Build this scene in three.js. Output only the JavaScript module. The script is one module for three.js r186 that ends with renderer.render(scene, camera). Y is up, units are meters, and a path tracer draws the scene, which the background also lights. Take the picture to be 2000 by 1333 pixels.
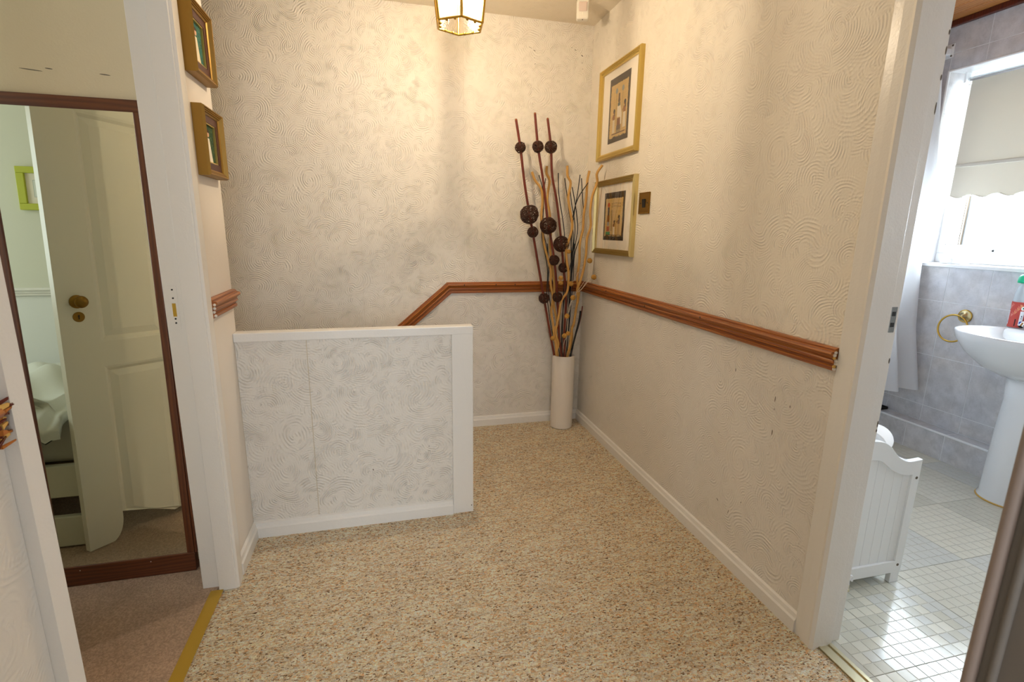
import * as THREE from 'three';
import { RoundedBoxGeometry } from 'three/addons/geometries/RoundedBoxGeometry.js';
import { mergeGeometries } from 'three/addons/utils/BufferGeometryUtils.js';
import { RectAreaLightUniformsLib } from 'three/addons/lights/RectAreaLightUniformsLib.js';

// ------------------------------------------------------------------ camera, sky, lights, exposure
const scene = new THREE.Scene();
const FPX = 979.69, D2R = Math.PI / 180;
const YAW = 14.395 * D2R, PITCH = 12.4714 * D2R, ROLL = 0.8662 * D2R;
const EYE = new THREE.Vector3(-1.2369, 1.2406, 3.0136);
const camera = new THREE.PerspectiveCamera(2 * Math.atan(666.5 / FPX) / D2R, 2000 / 1333, 0.05, 60);
const FWD = new THREE.Vector3(Math.sin(YAW) * Math.cos(PITCH), -Math.sin(PITCH), -Math.cos(YAW) * Math.cos(PITCH));
const RIGHT0 = new THREE.Vector3(Math.cos(YAW), 0, Math.sin(YAW)), UP0 = RIGHT0.clone().cross(FWD);
const RIGHT = RIGHT0.clone().multiplyScalar(Math.cos(ROLL)).addScaledVector(UP0, Math.sin(ROLL));
const UP = RIGHT0.clone().multiplyScalar(-Math.sin(ROLL)).addScaledVector(UP0, Math.cos(ROLL));
camera.position.copy(EYE);
camera.quaternion.setFromRotationMatrix(new THREE.Matrix4().makeBasis(RIGHT, UP, FWD.clone().negate()));
camera.focus = 2.6; camera.userData.fStop = 11;
scene.background = new THREE.Color(0.86, 0.93, 1.0);
scene.backgroundIntensity = 2.2;
RectAreaLightUniformsLib.init();
function daylight(name, w, h, pos, look, intensity, color) {
  const l = new THREE.RectAreaLight(color, intensity, w, h); l.name = name;
  l.position.set(...pos); l.lookAt(...look); scene.add(l); return l;
}
daylight('bathroom_window_daylight', 1.66, 0.84, [2.042, 1.616, 1.595], [0, 1.616, 1.595], 26, new THREE.Color(0.77, 0.89, 1));
daylight('bedroom_window_daylight', 1.5, 1.2, [-1.0, 1.5, 5.46], [-1.0, 1.5, 0], 10, new THREE.Color(0.78, 0.89, 1));
daylight('box_room_window_daylight', 0.8, 1.1, [-4.36, 1.5, 1.75], [0, 1.5, 1.75], 5, new THREE.Color(0.84, 0.94, 1));
const renderer = new THREE.WebGLRenderer({ antialias: true });
renderer.toneMapping = THREE.LinearToneMapping;
renderer.toneMappingExposure = 1.0;
renderer.shadowMap.enabled = true;
// a pixel of the photograph as a direction, met with a plane of the place
const pix = (px, py) => FWD.clone().addScaledVector(RIGHT, (px - 1000) / FPX).addScaledVector(UP, -(py - 666.5) / FPX);
function onPlane(px, py, axis, v) { const d = pix(px, py); return EYE.clone().addScaledVector(d, (v - EYE[axis]) / d[axis]); }

// ------------------------------------------------------------------ helpers
let seed = 20240;
const rnd = () => { seed = (seed * 1664525 + 1013904223) >>> 0; return seed / 4294967296; };
const rr = (a, b) => a + (b - a) * rnd();
const taken = new Map();
function numbered(n) { const k = taken.get(n) ?? 0; taken.set(n, k + 1); return k ? n + '_' + String(k).padStart(3, '0') : n; }
function tag(o, label, category, group, kind) { o.userData.label = label; o.userData.category = category; if (group) o.userData.group = group; if (kind) o.userData.kind = kind; return o; }
function thing(name, label, category, pos = [0, 0, 0], group, kind) {
  const o = new THREE.Group(); o.name = /_\d+$/.test(name) ? name : numbered(name); o.position.set(...pos); scene.add(o); return tag(o, label, category, group, kind);
}
const structure = (name, label, category) => thing(name, label, category, [0, 0, 0], null, 'structure');
function part(name, geo, mat, parent, label) {
  const m = new THREE.Mesh(Array.isArray(geo) ? merge(geo) : geo, mat); m.name = name; m.castShadow = m.receiveShadow = true; parent.add(m);
  if (label) m.userData.label = label; return m;
}
function one(name, geo, mat, label, category, group, kind) { const m = part(numbered(name), geo, mat, scene); return tag(m, label, category, group, kind); }
const flat = (g) => { const h = g.index ? g.toNonIndexed() : g; for (const k of Object.keys(h.attributes)) if (!['position', 'normal', 'uv'].includes(k)) h.deleteAttribute(k); return h; };
const merge = (gs) => mergeGeometries(gs.map(flat));
// uv in metres taken from the place itself: each face by the axis that it faces
function metric(g) {
  const h = flat(g), p = h.attributes.position, n = p.count, uv = new Float32Array(n * 2), a = new THREE.Vector3(), b = new THREE.Vector3(), c = new THREE.Vector3();
  for (let i = 0; i < n; i += 3) {
    a.fromBufferAttribute(p, i); b.fromBufferAttribute(p, i + 1).sub(a); c.fromBufferAttribute(p, i + 2).sub(a);
    const q = b.cross(c), x = Math.abs(q.x), y = Math.abs(q.y), z = Math.abs(q.z);
    for (let k = i; k < i + 3; k++) {
      const X = p.getX(k), Y = p.getY(k), Z = p.getZ(k);
      uv[k * 2] = x > y && x > z ? Z : X; uv[k * 2 + 1] = y >= x && y > z ? Z : Y;
    }
  }
  h.setAttribute('uv', new THREE.BufferAttribute(uv, 2)); return h;
}
const bx = (x0, x1, y0, y1, z0, z1) => metric(new THREE.BoxGeometry(x1 - x0, y1 - y0, z1 - z0).translate((x0 + x1) / 2, (y0 + y1) / 2, (z0 + z1) / 2));
const rbx = (x0, x1, y0, y1, z0, z1, r = 0.004, s = 2) => metric(new RoundedBoxGeometry(x1 - x0, y1 - y0, z1 - z0, s, r).translate((x0 + x1) / 2, (y0 + y1) / 2, (z0 + z1) / 2));
const cyl = (r0, r1, h, x, y, z, n = 20) => new THREE.CylinderGeometry(r0, r1, h, n).translate(x, y + h / 2, z);
const tube = (pts, r, seg = 24, rad = 6, closed = false) => new THREE.TubeGeometry(new THREE.CatmullRomCurve3(pts.map((p) => p.isVector3 ? p : new THREE.Vector3(...p)), closed), seg, r, rad, closed);
const ball = (r, x, y, z, w = 14, h = 10) => new THREE.SphereGeometry(r, w, h).translate(x, y, z);
const lathe = (pts, n = 32) => new THREE.LatheGeometry(pts.map((p) => new THREE.Vector2(...p)), n);
const V3 = (x, y, z) => new THREE.Vector3(x, y, z);
// a moulding: the profile [out from the wall, up] swept along a path that lies in a wall, mitred at its bends; u runs along it in metres
function moulding(profile, path, out) {
  const P = path.map((p) => V3(...p)), o = V3(...out), pos = [], uv = [], rings = [], n = profile.length, L = [0];
  for (let i = 0; i < P.length; i++) {
    const d0 = i ? P[i].clone().sub(P[i - 1]).normalize() : P[1].clone().sub(P[0]).normalize(), d1 = i < P.length - 1 ? P[i + 1].clone().sub(P[i]).normalize() : d0;
    const u0 = o.clone().cross(d0).normalize(), u1 = o.clone().cross(d1).normalize();
    if (u0.y < 0) u0.negate(); if (u1.y < 0) u1.negate();
    const u = u0.clone().add(u1).normalize(); u.divideScalar(u.dot(u0));
    if (i) L.push(L[i - 1] + P[i].distanceTo(P[i - 1]));
    rings.push(profile.map(([a, b]) => P[i].clone().addScaledVector(o, a).addScaledVector(u, b)));
  }
  const dirUp = o.clone().cross(P[1].clone().sub(P[0])).y > 0;
  const arc = [0]; for (let k = 1; k <= n; k++) arc.push(arc[k - 1] + Math.hypot(profile[k % n][0] - profile[k - 1][0], profile[k % n][1] - profile[k - 1][1]));
  const tri = (a, b, c, ua, ub, uc) => { const s = dirUp ? [a, b, c] : [a, c, b], t = dirUp ? [ua, ub, uc] : [ua, uc, ub]; s.forEach((v) => pos.push(v.x, v.y, v.z)); t.forEach((v) => uv.push(...v)); };
  for (let i = 0; i < P.length - 1; i++) for (let k = 0; k < n; k++) {
    const a = rings[i][k], b = rings[i][(k + 1) % n], c = rings[i + 1][(k + 1) % n], d = rings[i + 1][k];
    const ua = [L[i], arc[k]], ub = [L[i], arc[k + 1]], uc = [L[i + 1], arc[k + 1]], ud = [L[i + 1], arc[k]];
    tri(a, c, b, ua, uc, ub); tri(a, d, c, ua, ud, uc);
  }
  for (const [i, f] of [[0, false], [P.length - 1, true]]) {
    const tris = THREE.ShapeUtils.triangulateShape(profile.map((q) => new THREE.Vector2(...q)), []);
    for (const t of tris) { const [a, b, c] = t.map((k) => rings[i][k]), z = t.map((k) => profile[k]); f ? tri(a, b, c, ...z) : tri(a, c, b, z[0], z[2], z[1]); }
  }
  const g = new THREE.BufferGeometry(); g.setAttribute('position', new THREE.Float32BufferAttribute(pos, 3)); g.setAttribute('uv', new THREE.Float32BufferAttribute(uv, 2)); g.computeVertexNormals(); return g;
}

// ------------------------------------------------------------------ computed textures
function tex(w, h, fn, srgb, repeat = [1, 1], rot = 0) {
  const d = new Uint8Array(w * h * 4), c = [0, 0, 0];
  for (let y = 0; y < h; y++) for (let x = 0; x < w; x++) { fn(x, y, c); const i = (y * w + x) * 4; d[i] = c[0] * 255; d[i + 1] = c[1] * 255; d[i + 2] = c[2] * 255; d[i + 3] = 255; }
  const t = new THREE.DataTexture(d, w, h); t.wrapS = t.wrapT = THREE.RepeatWrapping; t.magFilter = THREE.LinearFilter; t.minFilter = THREE.LinearMipmapLinearFilter; t.generateMipmaps = true;
  if (srgb) t.colorSpace = THREE.SRGBColorSpace; t.repeat.set(...repeat); t.rotation = rot; t.needsUpdate = true; return t;
}
// seamless value noise
function lattice(n) { const a = new Float32Array(n * n); for (let i = 0; i < a.length; i++) a[i] = rnd(); return (u, v) => { u = (u % 1 + 1) % 1 * n; v = (v % 1 + 1) % 1 * n; const i = Math.floor(u), j = Math.floor(v), s = u - i, t = v - j, S = s * s * (3 - 2 * s), T = t * t * (3 - 2 * t), i1 = (i + 1) % n, j1 = (j + 1) % n; return (a[j * n + i] * (1 - S) + a[j * n + i1] * S) * (1 - T) + (a[j1 * n + i] * (1 - S) + a[j1 * n + i1] * S) * T; }; }
const n4 = lattice(4), n8 = lattice(8), n16 = lattice(16), n32 = lattice(32), n64 = lattice(64), n128 = lattice(128), n256 = lattice(256);
const clamp = (x, a = 0, b = 1) => Math.min(b, Math.max(a, x)), mix = (a, b, t) => a + (b - a) * t;
const hex = (h) => [(h >> 16 & 255) / 255, (h >> 8 & 255) / 255, (h & 255) / 255];

// combed swirl relief of the wallpaper: fans of concentric ridges laid over one another
function swirls(size, T) {
  const f = new Float32Array(size * size).fill(0.5), ppm = size / T;
  for (let s = 0; s < 520; s++) {
    const cx = rnd() * size, cy = rnd() * size, R = rr(0.05, 0.14) * ppm, lam = rr(0.0085, 0.014) * ppm, el = rr(0.6, 1), an = rnd() * 6.28, a0 = rnd() * 6.28, span = rr(0.9, 2.2), amp = rr(0.55, 1), ph = rnd() * 6.28, sp = rr(-0.3, 0.3);
    const ca = Math.cos(an), sa = Math.sin(an);
    for (let y = Math.floor(cy - R); y <= cy + R; y++) for (let x = Math.floor(cx - R); x <= cx + R; x++) {
      let dx = x - cx, dy = y - cy; const ex = (dx * ca + dy * sa) / el, ey = -dx * sa + dy * ca, r = Math.hypot(ex, ey); if (r > R) continue;
      let da = Math.atan2(ey, ex) - a0; da = Math.abs(((da + 9.42478) % 6.28319) - 3.14159);
      const w = clamp((R - r) / (0.35 * R)) * clamp((span - da) / 0.5) * amp; if (w <= 0) continue;
      const k = ((y % size + size) % size) * size + (x % size + size) % size, wx = n32(x / size, y / size), wy = n16(x / size + 0.37, y / size), v = Math.pow(0.5 + 0.5 * Math.sin(6.28319 * r / lam + ph + sp * da * 8 + 5 * wy + 3.2 * wx), 1.7);
      f[k] = mix(f[k], 0.35 + (v - 0.35) * clamp(1.9 * n64(x / size + 0.2, y / size) - 0.25), w);
    }
  }
  return tex(size, size, (x, y, c) => { const u = x / size, v = y / size; c[0] = c[1] = c[2] = clamp(f[y * size + x] * 0.86 + 0.09 * n256(u, v) + 0.05 * n128(u, v)); }, false, [1 / T, 1 / T]);
}
const swirlMap = swirls(1024, 1.06);
const paintMap = tex(512, 512, (x, y, c) => { const u = x / 512, v = y / 512; c[0] = c[1] = c[2] = 0.5 * n32(u, v) + 0.3 * n128(u, v) + 0.2 * n256(u, v); }, false, [2, 2]);
function tinted(h, spread, coarse, fine, size = 512, rep = [1, 1]) { const b = hex(h); return tex(size, size, (x, y, c) => { const u = x / size, v = y / size, k = 1 + spread * ((coarse(u, v) - 0.5) + 0.6 * (fine(u, v) - 0.5)); for (let i = 0; i < 3; i++) c[i] = clamp(b[i] * k); }, true, rep); }

// looped berber carpet: rows of loops, each loop its own yarn colour, runs of the same yarn along the rows
const LOOPS = 340, CT = 1.25, yarn = [0xf8ebd2, 0xf3e0c0, 0xead0a8, 0xe0bf94, 0xf2e4d0, 0xc7a27a, 0x70533a, 0xeebc86].map(hex), yarnOf = new Uint8Array(LOOPS * LOOPS), yarnLight = new Float32Array(LOOPS * LOOPS);
for (let j = 0; j < LOOPS; j++) for (let i = 0, y = 0, run = 0; i < LOOPS; i++, run--) {
  if (run <= 0) { const r = rnd(); y = r < 0.21 ? 0 : r < 0.42 ? 1 : r < 0.59 ? 2 : r < 0.71 ? 3 : r < 0.80 ? 4 : r < 0.87 ? 5 : r < 0.94 ? 6 : 7; run = y >= 5 ? 1 + (rnd() * 1.7 | 0) : 1 + (rnd() * 3.4 | 0); }
  yarnOf[j * LOOPS + i] = y; yarnLight[j * LOOPS + i] = rr(0.9, 1.07);
}
function loopAt(x, y, size) {
  const gx0 = x / size * LOOPS, gy = ((y / size * LOOPS + 1.6 * (n128(x / size, y / size) - 0.5) + 2 * (n32(x / size, y / size) - 0.5)) % LOOPS + LOOPS) % LOOPS, j = Math.floor(gy), gx = gx0 + (j * 0.37) % 1 + 1.4 * (n128(x / size + 0.4, y / size) - 0.5), i = ((Math.floor(gx) % LOOPS) + LOOPS) % LOOPS;
  const dx = gx - Math.floor(gx) - 0.5, dy = gy - j - 0.5; return [j % LOOPS * LOOPS + i, clamp(1.15 - 2.1 * (dx * dx + dy * dy) * 2), dy];
}
const streak = (() => { const w = 24, h = 170, a = Array.from({ length: w * h }, rnd); return (u, v) => { const x = u * w, y = Math.floor(v * h) % h, i = Math.floor(x) % w, t = x - Math.floor(x), T = t * t * (3 - 2 * t); return mix(a[y * w + i], a[y * w + (i + 1) % w], T); }; })();
const loopColor = tex(2000, 2000, (x, y, c) => { const [k, h, dy] = loopAt(x, y, 2000), kind = yarnOf[k], b = yarn[kind === 6 && dy < -0.12 ? 3 : kind], s = (1.0 + 0.1 * streak(x / 2000, y / 2000)) * yarnLight[k] * (0.97 + 0.06 * n16(x / 2000, y / 2000)); for (let i = 0; i < 3; i++) c[i] = clamp(b[i] * s * (h < 0.25 ? 0.92 : 1)); }, true, [1 / CT, 1 / CT]);  // gaps between loops are shaded in the colour itself
const loopRelief = tex(2000, 2000, (x, y, c) => { c[0] = c[1] = c[2] = loopAt(x, y, 2000)[1]; }, false, [1 / CT, 1 / CT]);
const plushColor = (() => { const b = hex(0xb59a84); return tex(1024, 1024, (x, y, c) => { const u = x / 1024, v = y / 1024, k = 0.9 + 0.2 * n256(u, v) + 0.14 * (n8(u, v) - 0.5) + 0.1 * (rnd() - 0.5); for (let i = 0; i < 3; i++) c[i] = clamp(b[i] * k); }, true, [1, 1]); })();
const plushRelief = tex(1024, 1024, (x, y, c) => { c[0] = c[1] = c[2] = 0.6 * rnd() + 0.4 * n256(x / 1024, y / 1024); }, false, [1, 1]);
function woodTex(dark, light, size = [1024, 256], rep = [1, 8], knots = true) {
  const a = hex(dark), b = hex(light);
  return tex(size[0], size[1], (x, y, c) => {
    const u = x / size[0], v = y / size[1];
    let g = 0.5 + 0.5 * Math.sin(6.283 * (v * 9 + 1.6 * n4(u, v) + 0.5 * n8(u * 1, v)));
    g = 0.55 * g + 0.3 * n64(u * 0.25, v) + 0.15 * n256(u * 0.5, v);
    const t = clamp(g); for (let i = 0; i < 3; i++) c[i] = mix(a[i], b[i], t);
  }, true, rep);
}
const railWood = woodTex(0x7d3a10, 0xc07a30, [1024, 256], [1, 9]);
const frameWood = woodTex(0x4a2210, 0x74401f, [512, 128], [1, 8]);
const pineWood = woodTex(0x9a5524, 0xd49a55, [1024, 256], [1, 6]);
const marble = tex(1024, 1024, (x, y, c) => {
  const u = x / 1024, v = y / 1024, w = 0.4 * n8(u, v), m = 0.45 * n16(u + w * 0.1, v) + 0.35 * n32(u, v + 0.1 * w) + 0.2 * n128(u, v), vein = Math.pow(1 - Math.abs(2 * n16(u + 0.3, v + 0.15 * n32(u, v)) - 1), 10), warm = n8(u + 0.5, v);
  const k = 0.91 + 0.15 * (m - 0.5) - 0.035 * vein; c[0] = clamp(k * mix(0.985, 1.015, warm)); c[1] = clamp(k * mix(0.985, 0.99, warm)); c[2] = clamp(k * mix(1.0, 0.965, warm));
}, true, [1.4, 1.4]);

// ------------------------------------------------------------------ materials
const std = (o) => new THREE.MeshStandardMaterial(o), phys = (o) => new THREE.MeshPhysicalMaterial(o);
const M = {
  paperCream: std({ color: 0xece5d8, roughness: 0.62, bumpMap: swirlMap, bumpScale: 0.0028 }),
  paperWhite: std({ color: 0xe3ddd4, roughness: 0.6, bumpMap: swirlMap, bumpScale: 0.0028 }),
  paperBack: std({ color: 0xece5d8, roughness: 0.62, bumpMap: swirlMap, bumpScale: 0.004 }),
  paperHalf: std({ color: 0xe3ddd4, roughness: 0.6, bumpMap: swirlMap, bumpScale: 0.004 }),
  paperNear: std({ color: 0xe3ddd4, roughness: 0.6, bumpMap: swirlMap, bumpScale: 0.0012 }),
  plaster: std({ color: 0xcfc2aa, roughness: 0.85 }),
  plainWhite: std({ color: 0xe9e2d9, roughness: 0.6, bumpMap: paintMap, bumpScale: 0.0003 }),
  plainCream: std({ color: 0xd9c9a8, roughness: 0.75, bumpMap: paintMap, bumpScale: 0.0004 }),
  gloss: phys({ color: 0xe9e6e1, roughness: 0.33, bumpMap: paintMap, bumpScale: 0.0006, clearcoat: 0.3, clearcoatRoughness: 0.25 }),
  shadedTrim: std({ color: 0x6f675f, roughness: 0.55 }),  // white woodwork in shade, the darkness put into the colour
  rail: phys({ map: railWood, roughness: 0.4, clearcoat: 0.22, clearcoatRoughness: 0.25 }),
  knot: std({ color: 0x2a0f05, roughness: 0.6 }),
  torn: std({ color: 0xb06a25, roughness: 0.85 }), tornDark: std({ color: 0x5e1f0a, roughness: 0.8 }), tornPale: std({ color: 0xd6ac5c, roughness: 0.9 }),
  carpet: std({ map: loopColor, roughness: 1, bumpMap: loopRelief, bumpScale: 0.003 }),
  plush: std({ map: plushColor, roughness: 1, bumpMap: plushRelief, bumpScale: 0.004 }),
  brass: std({ color: 0xc9a24a, roughness: 0.28, metalness: 1 }),
  dullBrass: std({ color: 0xc39f3c, roughness: 0.5, metalness: 0.55 }),
  agedBrass: std({ color: 0x8d6a2c, roughness: 0.36, metalness: 0.9 }),
  chrome: std({ color: 0xd5d8da, roughness: 0.16, metalness: 1 }),
  silverStrip: std({ color: 0xcfc7a8, roughness: 0.3, metalness: 0.9 }),
  dark: std({ color: 0x16130f, roughness: 0.6 }),
  grime: std({ color: 0x6b6052, roughness: 0.9 }),
  mirror: std({ color: 0xe4ebe0, roughness: 0.0, metalness: 1 }),
  mirrorFrame: phys({ map: frameWood, roughness: 0.4, clearcoat: 0.25, clearcoatRoughness: 0.3 }),
  goldFrame: phys({ color: 0xcbb062, roughness: 0.32, metalness: 0.75 }),
  goldPale: phys({ color: 0xdccb90, roughness: 0.3, metalness: 0.7 }),
  goldDull: phys({ color: 0xa58e4e, roughness: 0.36, metalness: 0.75 }),
  goldOld: phys({ color: 0x98732c, roughness: 0.45, metalness: 0.55 }),
  innerBrown: std({ color: 0x4a1f0e, roughness: 0.5 }),
  mount: std({ color: 0xf0e8da, roughness: 0.9 }),
  pane: phys({ color: 0xffffff, roughness: 0.02, transmission: 1, thickness: 0, ior: 1.45, specularIntensity: 0.6 }),
  lampGlass: phys({ color: 0xfff6e6, roughness: 0.22, transmission: 1, thickness: 0, ior: 1.4, bumpMap: paintMap, bumpScale: 0.002 }),
  bulb: std({ color: 0xfff0d0, emissive: 0xffe6c0, emissiveIntensity: 5, roughness: 0.4 }),
  candle: std({ color: 0xf6efe2, roughness: 0.5 }),
  plastic: std({ color: 0xeae4d6, roughness: 0.4 }),
  lens: std({ color: 0xdcc9bd, roughness: 0.25 }),
  vase: std({ color: 0xe8e0d6, roughness: 0.6, bumpMap: paintMap, bumpScale: 0.0008 }),
  reed: std({ color: 0x6d2812, roughness: 0.5 }), reedTip: std({ color: 0x9a5a2c, roughness: 0.7 }),
  wicker: std({ color: 0x43200f, roughness: 0.32 }),
  curly: std({ color: 0xcf9f55, roughness: 0.65 }), twig: std({ color: 0x15171c, roughness: 0.5 }), palm: std({ color: 0xe6dccb, roughness: 0.6 }), pod: std({ color: 0xb98a3e, roughness: 0.85 }),
  tile: phys({ map: marble, color: 0xe6e7ea, roughness: 0.25, clearcoat: 0.3, clearcoatRoughness: 0.15 }),
  grout: std({ color: 0xe9eaec, roughness: 0.85 }),
  upvc: phys({ color: 0xf4f5f6, roughness: 0.25, clearcoat: 0.3 }),
  frosted: phys({ color: 0xf5faff, roughness: 0.55, transmission: 1, thickness: 0, bumpMap: paintMap, bumpScale: 0.003 }),
  blind: phys({ color: 0xd9d3c5, roughness: 0.95, transmission: 0.12, thickness: 0 }),
  curtain: phys({ color: 0xf2f3f6, roughness: 0.9, transmission: 0.4, thickness: 0 }),
  porcelain: phys({ color: 0xeef0f2, roughness: 0.12, clearcoat: 0.6, clearcoatRoughness: 0.05 }),
  lacquer: phys({ color: 0xeff0ef, roughness: 0.3, clearcoat: 0.3, clearcoatRoughness: 0.2 }),
  lime: std({ color: 0xb9bf3c, roughness: 0.55 }),
  doorPaint: phys({ color: 0xf0e9d8, roughness: 0.4, clearcoat: 0.2, clearcoatRoughness: 0.3, bumpMap: woodTex(0x555555, 0xaaaaaa, [256, 256], [6, 1]), bumpScale: 0.0004 }),
  sheet: std({ color: 0xd7d8cf, roughness: 0.95 }), bedPaint: std({ color: 0xe4dfcc, roughness: 0.45 }), underBed: std({ color: 0xb39a78, roughness: 1 }),
  vinylBase: std({ color: 0xc3c1b4, roughness: 0.5 }),
  pine: phys({ map: pineWood, roughness: 0.4, clearcoat: 0.3, clearcoatRoughness: 0.25 }), pineDark: phys({ map: frameWood, color: 0xe0a070, roughness: 0.4 }),
  rubber: std({ color: 0x1c1a1a, roughness: 0.6 }), copper: std({ color: 0x8a4a2f, roughness: 0.4, metalness: 0.8 }),
};
const mosaicMats = [0xdad8c9, 0xd3d4cc, 0xe0ddcc, 0xcfcdbd].map((c) => phys({ color: c, roughness: 0.2, clearcoat: 0.4, clearcoatRoughness: 0.12 }));

// ------------------------------------------------------------------ the landing: measures
const H = 2.4, XL = -1.79, ZH = 0.994, XH = -0.886, DT = 0.930, DB = 0.864;   // ceiling, left wall, half wall, dado top and bottom
const RD0 = 1.98, RD1 = 2.74, LD0 = 1.29, LD1 = 2.107, HEAD = 2.0, ZN = 2.76;  // doorways
// floor with the stairwell left open
const floor = one('floor', [bx(XH + 0.002, 0.04, -0.2, 0, 0, ZN + 0.06), bx(-1.84, XH + 0.002, -0.2, 0, ZH - 0.05, ZN + 0.06)], M.carpet, 'flecked beige looped carpet covering the landing between the doorways', 'carpet', null, 'structure');
one('ceiling', bx(-4.5, 0.05, H, H + 0.1, -0.1, 5.6), std({ color: 0xe8ddc9, roughness: 0.7, bumpMap: swirlMap, bumpScale: 0.0014 }), 'cream textured ceiling over the landing', 'ceiling', null, 'structure');

// a papered wall: core plus strips of embossed paper, each its own piece; axis x: wall runs in x and faces +z at z = at; axis z: wall runs in z, faces side at x = at
function papered(parent, axis, at, side, edges, y0, y1, mat, th = 0.0016, gap = 0.0008) {
  for (let i = 0; i < edges.length - 1; i++) {
    const a = edges[i] + gap / 2, b = edges[i + 1] - gap / 2, lo = side > 0 ? at - 0.002 : at - th, hi = side > 0 ? at + th : at + 0.002;
    part('wallpaper_strip', axis === 'x' ? bx(a, b, y0, y1, lo, hi) : bx(lo, hi, y0, y1, a, b), mat, parent);
  }
}
const wallBack = structure('wall_back', 'cream swirl-embossed papered wall behind the stairwell and the tall vase', 'wall');
part('wall_core', bx(-3.4, 0.0, -2.6, H, -0.12, -0.001), M.plaster, wallBack);
const seamX = (px, py) => onPlane(px, py, 'z', 0).x;
const bs = [-3.4, -2.83, -2.30, seamX(470, 300) - 0.02, seamX(702, 400), seamX(906, 300), seamX(1090, 300), 0];
// the upper paper reaches down to the dado and follows its slope down the stairs
const dadoBend = onPlane(881, 553, 'z', 0), dadoLow = onPlane(793, 630, 'z', 0), dadoSlope = (dadoBend.y - dadoLow.y) / (dadoBend.x - dadoLow.x);
papered(wallBack, 'x', 0, 1, bs.slice(4), (DT + DB) / 2, H, M.paperBack);
papered(wallBack, 'x', 0, 1, bs.slice(0, 5), -2.6, H, M.paperBack);
papered(wallBack, 'x', 0, 1, bs.slice(5), -0.3, (DT + DB) / 2, M.paperHalf);
papered(wallBack, 'x', 0, 1, [bs[4], bs[5]], -0.3, (DT + DB) / 2, M.paperBack);
{ // white paper below the sloping rail
  const yb = (DT + DB) / 2, low = (x) => yb + (x - dadoBend.x) * dadoSlope, s = new THREE.Shape();
  s.moveTo(bs[5] - 0.0004, yb); s.lineTo(dadoBend.x, yb); s.lineTo(bs[4], low(bs[4])); s.lineTo(bs[4], -0.3); s.lineTo(bs[5] - 0.0004, -0.3);
  part('wallpaper_strip', metric(new THREE.ExtrudeGeometry(s, { depth: 0.001, bevelEnabled: false }).translate(0, 0, 0.001)), M.paperHalf, wallBack);
}
const wallRight = structure('wall_right', 'cream over white swirl-embossed papered wall that carries the two papyrus pictures', 'wall');
part('wall_core', [bx(0.001, 0.098, -0.2, H, -0.12, RD0 - 0.013), bx(0.001, 0.098, HEAD + 0.01, H, RD0 - 0.013, RD1), bx(0.001, 0.098, -0.2, H, RD1, 2.9)], M.plaster, wallRight);
const rs = [0, onPlane(1290, 400, 'x', 0).z, onPlane(1437, 720, 'x', 0).z, 1.916];
papered(wallRight, 'z', 0, -1, rs, (DT + DB) / 2, H, M.paperCream);
papered(wallRight, 'z', 0, -1, rs, 0.02, (DT + DB) / 2, M.paperWhite);
papered(wallRight, 'z', 0, -1, [1.916, RD1 + 0.07], HEAD + 0.08, H, M.paperCream);
const wallLeft = structure('wall_left', 'white painted wall beside the box room doorway, with two small gilt pictures', 'wall');
part('wall_core', [bx(XL - 0.098, XL, 0, H, ZH - 0.05, LD0 - 0.03), bx(XL - 0.098, XL, HEAD + 0.02, H, LD0 - 0.03, LD1 + 0.03), bx(XL - 0.098, XL - 0.001, 0, H, LD1 + 0.03, 3.0)], M.plainWhite, wallLeft);
papered(wallLeft, 'z', XL, 1, [LD1 + 0.058, 2.62, 2.76], DT - 0.02, H, M.paperNear);
papered(wallLeft, 'z', XL, 1, [LD1 + 0.058, 2.62, 2.76], 0.02, DT - 0.02, M.paperNear);
one('wall_stair', bx(-3.4, XL - 0.098, -2.6, H, ZH - 0.05, 1.083), M.plainCream, 'plain cream wall between the stairwell and the box room', 'wall', null, 'structure');
one('wall_stair_end', bx(-3.5, -3.4, -2.6, H, -0.1, 1.08), M.plainCream, 'plain wall closing the foot of the stairwell', 'wall', null, 'structure');
const wallNear = structure('wall_near', 'white wall around the doorway from which the landing is seen', 'wall');
part('wall_core', [bx(-1.89, -1.56, 0, H, ZN, 2.86), bx(-0.735, 0.05, 0, H, ZN, 2.86), bx(-1.56, -0.735, HEAD, H, ZN, 2.86)], M.plainWhite, wallNear);

// the half wall that guards the stairs
const half = structure('wall_half', 'low white papered wall guarding the stairs, with a painted cap and end post', 'wall');
part('wall_core', bx(XL, XH - 0.008, -0.2, 0.84, ZH - 0.045, ZH - 0.011), M.plaster, half);
const hs = onPlane(608, 800, 'z', ZH - 0.009).x;
papered(half, 'x', ZH - 0.011, 1, [XL, hs, -0.965], 0.02, 0.83, M.paperHalf, 0.0016, 0.003);
part('end_post', rbx(-0.976, XH, -0.05, 0.838, ZH - 0.05, ZH, 0.003), M.gloss, half);
part('cap_board', rbx(XL, XH + 0.001, 0.815, 0.85, ZH - 0.052, ZH + 0.001, 0.004, 3), M.gloss, half);
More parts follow.
